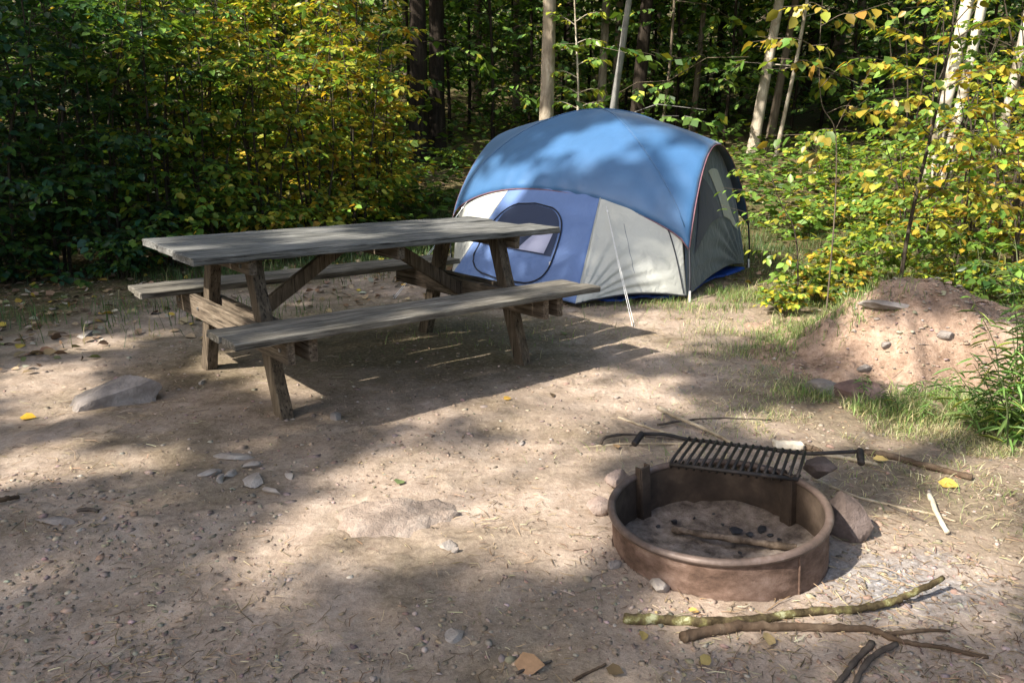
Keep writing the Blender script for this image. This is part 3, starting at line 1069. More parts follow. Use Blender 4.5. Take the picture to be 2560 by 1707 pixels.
def fly_pt(u, v):
    """u 0..1 left to right, v 0..1 front to back"""
    u = np.asarray(u, float); v = np.asarray(v, float)
    ue, ve = u[..., None], v[..., None]
    c = (1 - ve) * E_front(u) + ve * E_back(u) + (1 - ue) * E_left(v) + ue * E_right(v)
    c -= (1 - ue) * (1 - ve) * T_L + ue * (1 - ve) * T_R + (1 - ue) * ve * T_K + ue * ve * T_B
    b = 16 * u * (1 - u) * v * (1 - v)
    c[..., 2] += FLYB * b ** .8
    # the poles run corner to corner and hold the cloth up in two soft ridges
    d1 = np.abs(u - (1 - v)); d2 = np.abs(u - v)
    ridge = np.exp(-(np.minimum(d1, d2) / .05) ** 2) * .018
    sagg = -.05 * np.clip(np.minimum(d1, d2) * 2, 0, 1) ** .8 * b ** .5
    c[..., 2] += (ridge + sagg) * (b ** .3)
    return c


FLYB = -.17
NU = 90
uu, vv = np.meshgrid(np.linspace(0, 1, NU), np.linspace(0, 1, NU))
FP = fly_pt(uu, vv)
FP[..., 2] += .010 * (fbm(uu * 6 + vv * 3, vv * 5, 51, 3) - .5)
# gathered wrinkles near the front edge and the corner
wr = np.exp(-vv / .09) * np.sin(uu * 85 + 9 * fbm(uu * 6, vv * 6, 5)) * .008 * np.clip(fbm(uu * 9, vv * 2, 8, 2) * 3 - .9, 0, 1) + np.exp(-(1 - uu) / .12) * np.sin(vv * 60 + uu * 30) * .004
FP[..., 2] += wr
ii = (np.arange(NU - 1)[:, None] * NU + np.arange(NU - 1)[None, :]).ravel()
qf = np.stack([ii, ii + 1, ii + NU + 1, ii + NU], 1)
fly = np_mesh('rain_fly', FP.reshape(-1, 3), [qf], M['fly'], tent, smooth=True)
sol = fly.modifiers.new('t', 'SOLIDIFY'); sol.thickness = .006; sol.offset = -1
for ef in (E_front, E_right, E_back, E_left):
    mb = MB(); mb.tube([tuple(p) for p in ef(np.linspace(0, 1, 40))], .006, 6)
    mb.build('edge_piping', M['piping'], fly, True)
mb = MB()
dg = np.linspace(.02, .98, 40)
P = fly_pt(dg, 1 - dg); mb.tube([tuple(p + [0, 0, .004]) for p in P], .005, 5)
P = fly_pt(dg, dg); mb.tube([tuple(p + [0, 0, .004]) for p in P], .005, 5)
mb.build('seam', M['fly'], fly, True)


# walls: lofted from a bottom line to a top line hidden under the fly
def lerp_line(pts, n):
    pts = np.array(pts, float); d = np.concatenate([[0], np.cumsum(np.linalg.norm(np.diff(pts, axis=0), axis=1))])
    t = np.linspace(0, d[-1], n)
    return np.stack([np.interp(t, d, pts[:, i]) for i in range(3)], 1)


def wall(bot, top, bulge, n=36, mrows=24, wr_amp=.0, seed=1, lift=0.0):
    bl, tl = lerp_line(bot, n), lerp_line(top, n)
    s = np.linspace(0, 1, mrows)[:, None, None]
    P_ = bl[None] * (1 - s) + tl[None] * s
    ch = bl[-1] - bl[0]; nn = np.array([ch[1], -ch[0], 0]); nn /= max(np.linalg.norm(nn), 1e-6)
    ss = np.linspace(0, 1, mrows)[:, None]; tt = np.linspace(0, 1, n)[None]
    P_ = P_ + nn * (bulge * np.sin(PI * ss ** .8) * np.sin(PI * np.clip(tt, 0, 1)) ** .6)[..., None]
    if lift:
        P_[..., 2] += lift * np.sin(PI * tt) * (1 - ss) ** 2
    if wr_amp:
        # folds fan out from the staked corner
        ang = np.arctan2(ss + .03, 1 - tt + .001 if seed % 2 else tt + .001)
        rad = np.hypot(ss, (1 - tt) if seed % 2 else tt)
        P_ = P_ + nn * (wr_amp * np.sin(ang * 26 + seed + 3 * fbm(tt * 3 + ss, ss * 3, seed)) * np.exp(-((rad - .35) / .35) ** 2))[..., None]
    ii_ = (np.arange(mrows - 1)[:, None] * n + np.arange(n - 1)[None, :]).ravel()
    q_ = np.stack([ii_, ii_ + 1, ii_ + n + 1, ii_ + n], 1)
    return P_, q_


def build_wall(name, P_, q_, mat, parent, th=.004):
    o = np_mesh(name, P_.reshape(-1, 3), [q_], M[mat], parent, smooth=True)
    sm_ = o.modifiers.new('t', 'SOLIDIFY'); sm_.thickness = th; sm_.offset = 0
    return o


IN = np.array([.9, 8.0, 0])


def under(f, t, inset=.07, up=.05):
    p = f(t)
    d = IN - p; d[..., 2] = 0; d /= np.linalg.norm(d, axis=-1, keepdims=True)
    p = p + d * inset; p[..., 2] += up
    return p


tF2, tF = .34, .72
# violet front panel with the door
tb = lerp_line([F2 + [0, 0, .03], Fp + [0, 0, .03]], 20)
topb = under(E_front, np.linspace(tF2, tF, 20), .05, .05)
PB, qB = wall(tb, topb, .07, 60, 44, .007, 2)
front = build_wall('front_wall', PB, qB, 'door_blue', tent)


def wall_fn(P_):
    mr, n_ = P_.shape[:2]
    nrm = np.cross(P_[0, -1] - P_[0, 0], P_[-1, n_ // 2] - P_[0, n_ // 2]); nrm /= np.linalg.norm(nrm)

    def f(u_, s_, off=0.0):
        x = np.clip(u_, 0, 1) * (n_ - 1); y = np.clip(s_, 0, 1) * (mr - 1)
        i, j = int(min(x, n_ - 2)), int(min(y, mr - 2)); a, b_ = x - i, y - j
        return (P_[j, i] * (1 - a) + P_[j, i + 1] * a) * (1 - b_) + (P_[j + 1, i] * (1 - a) + P_[j + 1, i + 1] * a) * b_ + nrm * off
    return f, nrm


fB, nB = wall_fn(PB)
sgB = 1 if nB @ np.array([0, -1, 0]) > 0 else -1


def patch(fn, sg, outline, off, n=26):
    """a panel sewn on a wall: outline in wall coordinates, as rows between a left and right limit"""
    V_ = []; F_ = []
    rows = outline
    for (s_, u0, u1) in rows:
        for k in range(n):
            V_.append(tuple(fn(u0 + (u1 - u0) * k / (n - 1), s_, sg * off)))
    for r_ in range(len(rows) - 1):
        for k in range(n - 1):
            b_ = r_ * n + k; F_.append((b_, b_ + 1, b_ + n + 1, b_ + n))
    mb_ = MB(); mb_.v = V_; mb_.f = F_
    return mb_


def dshape(uc, uw, s0, s1, n=18, p=3.0):
    rows = []
    for i in range(n):
        s_ = s0 + (s1 - s0) * i / (n - 1)
        q = 2 * (s_ - (s0 + s1) / 2) / (s1 - s0)
        w_ = uw * (max(0, 1 - abs(q) ** p)) ** (1 / p)
        rows.append((s_, uc - w_, uc + w_))
    return rows


door = patch(fB, sgB, dshape(.45, .34, .05, .80), .008).build('door', M['door_blue'], tent, True)
win_rows = [(s_, a, b_) for (s_, a, b_) in dshape(.45, .325, .06, .79, 34) if s_ > .34]
win_rows = [(s_, max(a, .14 + (s_ - .34) * .08), b_) for s_, a, b_ in win_rows]
patch(fB, sgB, win_rows, .013).build('mesh_window', M['mesh'], door, True)
patch(fB, sgB, [(.36, .50, .72), (.46, .55, .73), (.55, .61, .735)], .018, 8).build('window_flap', M['flap'], door, True)
mb = MB()
zp = [fB(b_, s_, sgB * .014) for (s_, a, b_) in dshape(.45, .345, .05, .80, 40)]
zl = [fB(a, s_, sgB * .014) for (s_, a, b_) in dshape(.45, .345, .05, .80, 40)]
loop = zp + zl[::-1]
mb.tube([tuple(p) for p in loop + loop[:1]], .0065, 5)
zipo = mb.build('zipper', M['black_trim'], door, True)

zp0 = Vector(fB(.45 + .335, .30, sgB * .02)); mb = MB()
mb.board(zp0, zp0 - Vector((0, 0, .06)), (.008, 0, 0), (0, .003, 0), 2, .0008, .0003); mb.build('zip_pull', M['cord'], zipo)
# cream panels either side
PC, qC = wall(lerp_line([Fp + [0, 0, .03], Rr + [0, 0, .04]], 20), under(E_front, np.linspace(tF, .985, 20), .05, .05), .06, 70, 50, .012, 4, .05)
build_wall('side_panel', PC, qC, 'cream', tent)['label'] = 'cream panel with fanned wrinkles between door and corner pole'
fC, nC = wall_fn(PC); sgC = 1 if nC[1] < 0 else -1
cream = [o for o in tent.children if o.name.startswith('side_panel')][0]
mb = MB(); mb.tube([tuple(fC(.30 + .16 * k / 14, .78 - .52 * k / 14, sgC * .003)) for k in range(15)], .0022, 4)
mb.build('panel_seam', M['greywall'], cream)
mb = MB(); mb.tube([tuple(fC(.80 + .17 * (k / 16) ** .7, .93 - .9 * k / 16, sgC * .004)) for k in range(17)], .006, 5)
mb.build('binding_tape', M['black_trim'], cream)
mb = MB(); mb.tube([tuple(p + np.array([0, -.004, 0])) for p in PC[0]], .007, 5)
mb.build('hem', M['black_trim'], cream)
PC2, qC2 = wall(lerp_line([LL + [0, 0, .03], F2 + [0, 0, .03]], 20), under(E_front, np.linspace(.015, tF2, 20), .05, .05), .05, 30, 24, .006, 3)
build_wall('side_panel', PC2, qC2, 'cream', tent)
# right wall, grey, with a dark mesh window
PR, qR = wall(lerp_line([Rr + [0, 0, .03], BB + [0, 0, .05]], 20), under(E_right, np.linspace(.01, .99, 20), .10, .03), .02, 70, 50, .013, 5, .08)
build_wall('end_wall', PR, qR, 'greywall', tent)
fR, nR = wall_fn(PR); sgR = 1 if nR[0] > 0 else -1
rows = [(s_, .12 + .02 * i, .60 - .028 * i) for i, s_ in enumerate(np.linspace(.42, .93, 12))]
patch(fR, sgR, rows, .012).build('mesh_window', M['mesh'], tent, True)
rows = [(s_, .62 - .025 * i, .86 - .04 * i) for i, s_ in enumerate(np.linspace(.44, .8, 8))]
patch(fR, sgR, rows, .010, 10).build('window_flap', M['cream'], tent, True)
PK, qK = wall(lerp_line([BB + [0, 0, .03], BK + [0, 0, .05]], 20), under(E_back, np.linspace(.99, .01, 20), .10, .03), .02)
build_wall('back_wall', PK, qK, 'cream', tent)
PL, qL = wall(lerp_line([BK + [0, 0, .03], LL + [0, 0, .05]], 20), under(E_left, np.linspace(.99, .01, 20), .10, .03), .02)
build_wall('end_wall', PL, qL, 'greywall', tent)
# poles at the corners, straps, guy lines
for base_, tip in ((Rr, T_R), (BB, T_B), (LL, T_L), (BK, T_K)):
    mb = MB(); out = base_ - IN; out[2] = 0; out /= np.linalg.norm(out)
    b0 = base_ + out * .035; t0 = tip + out * .0
    mb.tube(smooth_path([b0 + [0, 0, -.02], b0 * .6 + t0 * .4 + out * .02, t0 + [0, 0, .02]], 6), .009, 7)
    po = mb.build('corner_pole', M['black_trim'], tent, True)
    mb = MB(); mb.board(tuple(base_ + out * .055 + [0, 0, .0]), tuple(base_ + out * .047 + [0, 0, .09]), (.009, .003, 0), (0, .003, 0), 2, .0008, .0003)
    mb.build('strap', M['cord'], po)
for P0_, P1_ in ((PB[:, -1], None), (PB[:, 0], None)):
    mb = MB(); mb.tube([tuple(p + nB * sgB * .004) for p in P0_], .0045, 5); mb.build('wall_seam', M['cream'], tent, True)


def guy(p0, p1):
    p0, p1 = Vector(p0), Vector(p1)
    s = (p1 - p0).cross(Vector((0, 0, 1))).normalized() * .008
    mb = MB(); mb.tube([p0, p0.lerp(p1, .5) + s * .6 - Vector((0, 0, .015)), p1 + s], .0018, 5); mb.tube([p0, p0.lerp(p1, .5) - s * .6 - Vector((0, 0, .02)), p1 - s], .0018, 5)
    g = mb.build('guy_line', M['cord'], tent)
    mb = MB(); q = p0.lerp(p1, .07); mb.board(q, q + (p1 - p0).normalized() * .035, (.008, 0, 0), (0, .004, 0), 2, .001, .0004)
    mb.build('slider', M['cord'], g)
    mb = MB(); d = (p1 - p0).normalized()
    mb.tube([p1 + Vector((0, 0, .035)) + d * .01, p1 - d * .01 + Vector((0, 0, .0)), p1 - d * .06 - Vector((0, 0, .09))], .0045, 6); mb.build('peg', M['steel'], g)


e75 = E_front(np.array([.735]))[0]
guy(e75, at(1455, 750, .0))
e12 = E_front(np.array([.1]))[0]
guy(e12, at(905, 685, 0))
mb = MB()
for (a, b_) in ((.1, .12),):
    pass
ctr = np.array([.9, 7.9])
tp = [(Rr, 1.0), (BB + [.10, -.12, 0], 1.0), (BK, 1), (LL, 1), (F2, 1), (Fp + [.25, .06, 0], 1)]
tv = []
for (p, k) in tp:
    q = ctr + (p[:2] - ctr) * .90
    tv.append((q[0], q[1], .012))
ring_pts = []
n_ = len(tv)
for i in range(n_):
    for k in range(10):
        t = k / 10; a = np.array(tv[i]); b_ = np.array(tv[(i + 1) % n_]); p = a * (1 - t) + b_ * t
        p[:2] += (p[:2] - ctr) * (.03 * math.sin(k * .9 + i * 1.3)); p[2] = .012 + .012 * abs(math.sin(k * 1.3 + i * 2))
        ring_pts.append(tuple(p))
mb.v = ring_pts + [(x, y, z - .02) for x, y, z in ring_pts] + [(ctr[0], ctr[1], .02)]
n_ = len(ring_pts)
for i in range(n_):
    mb.f.append((i, (i + 1) % n_, 2 * n_)); mb.f.append((i, n_ + i, n_ + (i + 1) % n_, (i + 1) % n_))
tag(mb.build('ground_tarp', M['tarp'], None, False, origin=(ctr[0], ctr[1], 0)), 'bright blue tarp peeking out from under the tent floor', 'tarp')

# ================================================================== ROCKS
M['rock_grey'] = simple('grey_sandstone', [(.3, (.12, .105, .095)), (.5, (.24, .21, .19)), (.7, (.37, .335, .31))], (1, 1, 1), 6, .92, .9, .012, 8, .15, 0, 40)
M['rock_pink'] = simple('dusty_pink_sandstone', [(.3, (.2, .145, .12)), (.5, (.34, .26, .22)), (.7, (.46, .38, .33))], (1, 1, 1), 6, .92, .9, .012, 8, .15, 0, 40)
M['rock_dark'] = simple('shadow_dark_sandstone', [(.3, (.05, .038, .033)), (.5, (.105, .08, .07)), (.7, (.19, .15, .135))], (1, 1, 1), 7, .9, .9, .012, 8, .2, 0, 45)  # shadow over the stone right of the ring is put into this darker colour
M['rock_dusty'] = simple('dust_covered_rock', [(.3, (.19, .145, .115)), (.5, (.32, .255, .21)), (.7, (.43, .36, .305))], (1, 1, 1), 8, .95, 1.0, .015, 8, .1, 0, 45)
M['rock_red'] = simple('dark_reddish_sandstone', [(.3, (.085, .055, .048)), (.5, (.16, .105, .09)), (.7, (.26, .19, .165))], (1, 1, 1), 7, .9, .9, .012, 8, .2, 0, 45)
M['rock_pale'] = simple('pale_flat_stone', [(.3, (.2, .165, .14)), (.5, (.32, .28, .245)), (.7, (.43, .39, .35))], (1, 1, 1), 8, .92, .9, .008, 8, .15, 0, 60)


def ground_rock(px, py, w, d, h, seed, mat, label, rot=0, sink=.35, **kw):
    p = mat_at(px, py)
    z = surf(p.x, p.y) if 'z' not in kw else kw.pop('z')
    return rock('rock', (p.x, p.y, z + h * (1 - 2 * sink) * .5 + (h * .5 - h * .5)), (w / 2, d / 2, h / 2 * 1.25), seed, mat, label, rot, **kw)


ground_rock(285, 915, .50, .40, .21, 3, 'rock_grey', 'half buried grey boulder left of the picnic table', .6, .47, cuts=11, cutd=(.42, .8), nz=.16, tilt=(.2, -.22))
ground_rock(905, 1178, .50, .30, .20, 8, 'rock_dusty', 'broad dusty pink rock buried in the sunlit dirt at the centre front', .3, .79, cuts=4, cutd=(.7, .92), nz=.34, sharp=60)
FS = 'flat stones set in the dirt left of the fire ring'
for i, (x, y, w, d, lb) in enumerate([
        (545, 1051, .20, .085, 'long flat grey stone at the back of the flat stone cluster'),
        (574, 1069, .09, .055, 'small flat stone directly below the long one in the cluster'),
        (481, 1088, .10, .075, 'leftmost flat stone of the cluster in the dirt'),
        (530, 1089, .10, .055, 'flat stone in the middle of the cluster'),
        (507, 1103, .085, .035, 'thin flat stone below the middle one in the cluster'),
        (583, 1103, .185, .11, 'largest pale flat stone at the front of the cluster'),
        (668, 1092, .07, .04, 'small flat chip just right of the stone cluster'),
        (625, 1128, .10, .05, 'dusty flat stone in front of the stone cluster'),
        (125, 1202, .18, .07, 'flat grey stone in the shaded dirt at the left edge'),
        (1028, 1244, .085, .055, 'pointed flat stone in front of the broad pink rock'),
        (1049, 1449, .07, .06, 'pale squarish stone lying in the front shade'),
        (1045, 1256, .03, .025, 'tiny stone beside the pointed flat stone'),
        (465, 878, .09, .045, 'small pale green grey stone between boulder and table leg'),
        (195, 772, .30, .13, 'pale flat stone at the edge of the leaf litter on the left')]):
    ground_rock(x, y, w, d, .03, 20 + i, 'rock_pale' if i not in (8,) else 'rock_grey', lb, i * .37 if i else .1, .30, cuts=12, cutd=(.4, .75), sub=3, group=FS if i < 8 else None, nz=.14)
ground_rock(772, 962, .055, .045, .05, 60, 'rock_grey', 'pebble beside the foot of the near table leg', .3, .2, sub=3)
ground_rock(1872, 1120, .15, .10, .085, 61, 'rock_dark', 'flat topped grey stone behind the right post of the fire ring', -.35, .05, cuts=14, cutd=(.5, .8), z=.045)
ground_rock(1935, 1212, .14, .25, .16, 62, 'rock_dark', 'dark reddish stone leaning against the right side of the fire ring', .55, .22, cuts=11, cutd=(.5, .8), tilt=(.3, .15))
ground_rock(1372, 1162, .12, .10, .06, 63, 'rock_pink', 'pale pink slab left of the fire ring', .3, .2, cuts=12, cutd=(.5, .8))
ground_rock(1418, 1108, .14, .10, .08, 64, 'rock_pink', 'reddish stone behind the left rim of the fire ring', .9, .25, cuts=12, cutd=(.5, .8))
ground_rock(1513, 1344, .10, .06, .035, 65, 'rock_pale', 'pale stone wedge against the front of the fire ring', -.45, .1, cuts=14, cutd=(.45, .75), tilt=(.15, .2))
ground_rock(1412, 1292, .05, .03, .03, 66, 'rock_grey', 'small grey stone at the left foot of the fire ring', .4, .2, sub=3)
ground_rock(2038, 712, .36, .15, .06, 67, 'rock_grey', 'flat slab on top of the dirt mound', -.28, .15, cuts=14, cutd=(.5, .8), tilt=(-.25, .1))
ground_rock(1890, 898, .20, .13, .10, 68, 'rock_grey', 'grey stone at the left foot of the dirt mound', .1, .2, cuts=9)
ground_rock(1968, 905, .27, .18, .12, 69, 'rock_red', 'reddish brown stone at the foot of the dirt mound', -.3, .25, cuts=8)
ground_rock(2035, 798, .07, .05, .04, 70, 'rock_grey', 'small stone half way up the dirt mound', .5, .2, sub=3)
ground_rock(2170, 775, .12, .07, .05, 71, 'rock_grey', 'flat stone on the right slope of the dirt mound', -.4, .2, cuts=12, sub=3)
ground_rock(1985, 850, .12, .05, .04, 72, 'rock_grey', 'sliver of stone low on the front slope of the dirt mound', .5, .2, cuts=12, sub=3)

# ================================================================== STICKS
M['st_brown'] = simple('brown_stick_bark', [(.3, (.035, .022, .014)), (.5, (.088, .06, .04)), (.7, (.17, .125, .085))], (1, 1, 1), 14, .9, .8, .004, 8, .15, 0, 90)
M['st_moss'] = simple('mossy_stick_bark', [(.35, (.03, .022, .012)), (.5, (.085, .065, .035)), (.58, (.15, .135, .055)), (.66, (.4, .4, .24))], (1, 1, 1), 20, .92, .9, .005, 8, .1, 0, 90)
M['st_tan'] = simple('dry_tan_stick', [(.3, (.17, .13, .085)), (.5, (.32, .26, .18)), (.7, (.46, .4, .3))], (1, 1, 1), 14, .85, .6, .003, 8, .15, 0, 90)
M['st_dark'] = simple('dark_dead_stick', [(.3, (.03, .024, .02)), (.5, (.075, .06, .05)), (.7, (.13, .11, .09))], (1, 1, 1), 14, .9, .6, .003, 8, .15, 0, 90)
M['st_pale'] = simple('bare_pale_wood', [(.3, (.34, .28, .2)), (.5, (.5, .44, .34)), (.7, (.62, .57, .48))], (1, 1, 1), 14, .8, .5, .003, 8, .15, 0, 90)
SG = 'sticks lying round the fire ring'
stick('stick', [(1432, 1419), (1520, 1423), (1640, 1428), (1750, 1420), (1860, 1404), (1960, 1399), (2040, 1384), (2095, 1362), (2165, 1328)], .0145, .008, 'st_moss', 'long mossy stick in front of the fire ring', [.0, .0, 0, 0, 0, .004, .012, .025, .045], SG, 1)
stick('stick', [(1566, 1462), (1640, 1447), (1700, 1437), (1800, 1438), (1900, 1441), (2000, 1447), (2060, 1469), (2130, 1482), (2272, 1509)], .016, .005, 'st_brown', 'forked brown stick nearest the bottom of the photo with sawn end', None, SG, 2,
      [([(2030, 1458), (2080, 1451), (2140, 1446), (2182, 1449)], .007, .003)])
stick('stick', [(2003, 1476), (1962, 1520), (1922, 1572), (1880, 1625)], .009, .006, 'st_dark', 'dark stick running out of the bottom edge, left one of a pair', None, SG, 3)
stick('stick', [(2060, 1478), (2012, 1500), (1978, 1540), (1950, 1600)], .008, .006, 'st_dark', 'curved dark stick running out of the bottom edge, right one of a pair', [.012, .01, .005, 0], SG, 4)
stick('stick', [(1985, 1038), (2040, 1047), (2130, 1070), (2232, 1097)], .016, .012, 'st_brown', 'thick brown branch on the grass right of the grate handle', None, SG, 5)
stick('stick', [(1420, 958), (1500, 985), (1580, 1006), (1660, 1022)], .006, .004, 'st_tan', 'thin tan twig slanting behind the left grate handle', None, SG, 6)
stick('stick', [(1512, 936), (1560, 960), (1620, 985), (1690, 1022)], .011, .008, 'st_tan', 'thicker tan stick slanting down to the back of the grate', [.03, .02, .01, 0], SG, 7)
stick('stick', [(1510, 976), (1570, 966), (1650, 960), (1770, 964)], .006, .003, 'st_dark', 'dark bowed stick farthest behind the fire ring', [.01, .02, .025, .01], SG, 8)
stick('stick', [(1340, 1027), (1420, 1020), (1500, 1019), (1570, 1018)], .005, .004, 'st_tan', 'straight thin stick lying left of the grate', None, SG, 9)
stick('stick', [(1380, 1018), (1392, 1004), (1440, 997), (1500, 1003), (1570, 1010)], .007, .005, 'st_dark', 'crooked dark stick under the left grate handle', [.01, .03, .02, .01, 0], SG, 10)
stick('stick', [(1868, 1098), (1960, 1138), (2060, 1163), (2140, 1180), (2195, 1197)], .006, .0035, 'st_tan', 'long thin pale stick reaching right from the grey stone', None, SG, 12)
stick('stick', [(2040, 1160), (2110, 1192), (2165, 1215), (2195, 1225)], .004, .003, 'st_dark', 'thin dark twig below the long pale stick', None, SG, 13)
stick('stick', [(2134, 1134), (2152, 1178), (2176, 1222)], .010, .008, 'st_pale', 'short bare pale stick crossing the thin sticks on the right', [.008, .01, .006], SG, 14)
stick('stick', [(1868, 1040), (1930, 1050), (1975, 1058), (2015, 1066)], .010, .007, 'st_tan', 'pale stick passing under the right grate handle', None, SG, 15)
stick('stick', [(1186, 1545), (1225, 1530), (1266, 1517)], .004, .003, 'st_dark', 'short dark twig at the bottom edge left of the sticks', None, SG, 16)
stick('stick', [(1318, 1562), (1352, 1543), (1392, 1524)], .0045, .003, 'st_brown', 'short brown twig at the bottom edge nearest the sticks', None, SG, 17)
stick('stick', [(-20, 1152), (10, 1146), (42, 1140)], .010, .008, 'st_brown', 'stub of brown stick at the left edge', None, None, 18)
stick('stick', [(180, 1172), (203, 1169), (226, 1173)], .008, .006, 'st_dark', 'dark bark chip above the flat stone at the left', None, None, 19)
stick('stick', [(1545, 1380), (1500, 1320), (1430, 1262), (1400, 1230)], .0025, .002, 'st_tan', 'hair thin dry stalk curving round the left foot of the fire ring', None, None, 20)
mb = MB(); p = at(1775, 1019, .02); q = at(1845, 1024, .02)
mb.board(p, q, (0, .018, 0), (0, .004, .014), 8, .006, .003, random.Random(3))
tag(mb.build('split_wood', M['st_pale'], None, False, origin=p), 'pale split piece of firewood behind the grate', 'firewood')
stick('stick', [(1846, 1026), (1868, 1031), (1888, 1037)], .014, .012, 'st_brown', 'short barked stub beside the split firewood', None, None, 21)

# ================================================================== SHRUBS AND SAPLINGS
P_DARK = [(5, G_DARK), (3, BLUEG), (2, G_MID), (.12, G_YEL)]
P_MID = [(2, G_DARK), (5, G_MID), (3, G_BRI), (1.4, G_YEL), (.4, GOLD)]
P_YEL = [(2, G_MID), (3, G_BRI), (3.5, G_YEL), (2, GOLD), (.6, OCHRE)]
P_DRY = [(2, G_MID), (2.5, G_BRI), (2.5, G_YEL), (2.2, GOLD), (1.6, OCHRE)]
P_GOLD = [(1.2, G_MID), (2, G_BRI), (3.4, G_YEL), (4, GOLD), (1.4, OCHRE)]
P_BRIGHT = [(2, G_MID), (5, G_BRI), (2, G_YEL), (.4, GOLD)]
SHG = 'shrubs of the thicket left of the tent'
SHL = [  # px, Y, height, spread, palette, label
    (-70, 6.9, 2.9, 1.0, P_DARK, 'dark shrub cut by the left edge of the photo, front of the thicket'),
    (70, 7.3, 3.0, 1.0, P_DARK, 'blue green shrub second from the left edge in the thicket front'),
    (205, 7.6, 2.7, 1.0, P_DARK, 'dark green shrub with a gap below, third from the left edge'),
    (330, 7.9, 3.1, 1.0, P_MID, 'mid green shrub behind the left end of the table top'),
    (455, 8.2, 2.9, .95, P_MID, 'green shrub with pale leaf sprays behind the left half of the table'),
    (585, 8.5, 3.0, .95, P_YEL, 'green shrub with scattered yellow leaves behind the table middle'),
    (700, 8.9, 2.8, .9, P_YEL, 'yellow green shrub behind the right half of the table'),
    (800, 9.6, 2.9, .9, P_YEL, 'golden leaved shrub left of the dark twin trunks, front row'),
    (875, 10.6, 2.6, .75, P_GOLD, 'yellowest shrub at the right end of the thicket'),
    (0, 9.2, 3.8, 1.2, P_DARK, 'tall dark shrub in the second row at the left edge'),
    (150, 9.6, 3.9, 1.2, P_DARK, 'tall blue green shrub in the second row with pale trunks behind'),
    (300, 9.9, 3.8, 1.2, P_MID, 'tall green shrub in the second row above the table corner'),
    (440, 10.2, 4.0, 1.2, P_YEL, 'tall mid green shrub in the second row, thick leaves to the top'),
    (580, 10.5, 3.9, 1.2, P_YEL, 'tall green shrub in the second row near the middle of the thicket'),
    (705, 10.9, 4.0, 1.15, P_YEL, 'tall yellowing shrub in the second row, half sunlit'),
    (815, 11.4, 4.1, 1.0, P_GOLD, 'tall golden shrub at the top right of the thicket in sunlight'),
    (60, 11.8, 4.6, 1.4, P_DARK, 'tallest dark shrub at the back left of the thicket'),
    (250, 12.2, 4.8, 1.4, P_DARK, 'tall dark shrub at the back among pale trunks'),
    (430, 12.6, 4.8, 1.4, P_YEL, 'tall green shrub at the back of the thicket centre'),
    (610, 13.0, 4.8, 1.4, P_YEL, 'tall green shrub at the back, right of centre in the thicket'),
    (760, 13.5, 4.9, 1.3, P_YEL, 'tall yellow green shrub at the back near the golden one')]
for i, (px, Y, h, sp_, pal, lb) in enumerate(SHL):
    shrub('shrub', colat(px, Y), h, sp_, 100 + i, pal, lb, 'shrub', SHG, stems=5 if Y < 9 else 4, branches=16 if Y < 9 else 17,
          leaf=.09 if Y < 9 else .105, dens=1.3, low=.1 if Y < 9 else .2)
for i, (x, y, h) in enumerate([(-6.6, 6.2, 2.8), (-8.0, 7.6, 3.2), (-8.2, 5.2, 2.6), (-10.0, 6.6, 3.4), (-9.6, 9.0, 3.8), (-7.4, 9.6, 3.6), (-11.5, 4.0, 3.2), (-12.0, 8.6, 4.0), (-10.5, 1.8, 3.0), (6.8, 7.4, 2.4), (7.6, 5.6, 2.4), (5.4, 4.6, 1.8), (8.6, 9.0, 3.2), (7.0, 3.0, 2.2)]):
    shrub('shrub', (x, y, float(hgt(x, y))), h, 1.3, 150 + i, P_MID if x < 0 else P_DRY, 'leafy forest shrub continuing the edge of the clearing', 'shrub', 'shrubs along the edge of the clearing', stems=4, branches=14, leaf=.11)
LOWP = [  # px, py of the foot, height, spread, palette, leaf, label
    (400, 585, .75, .5, P_MID, .075, 'low leafy bush just behind the left end of the table top'),
    (555, 575, .8, .5, P_MID, .075, 'low green bush behind the left half of the table'),
    (690, 540, .8, .5, P_YEL, .075, 'low bush with yellow green sprays behind the table middle'),
    (840, 500, .75, .5, P_BRIGHT, .075, 'low bright bush left of the tent reaching over the grass'),
    (915, 440, .55, .45, P_BRIGHT, .075, 'pale leaved bush leaning out toward the tent'),
    (280, 640, .45, .4, P_DARK, .07, 'small dark plant in the leaf litter beside the far bench'),
    (95, 560, .7, .5, [(2, G_MID), (3, G_BRI), (1, G_YEL)], .11, 'broad leaved green plant low at the left edge'),
    (30, 650, .4, .4, P_DARK, .07, 'small dark seedling in the litter at the far left')]
for i, (px, py, h, sp_, pal, lf, lb) in enumerate(LOWP):
    p = gat(px, py); shrub('low_bush', p, h, sp_, 200 + i, pal, lb, 'bush', 'low bushes at the foot of the thicket', stems=5, branches=6, leaf=lf, low=.2)

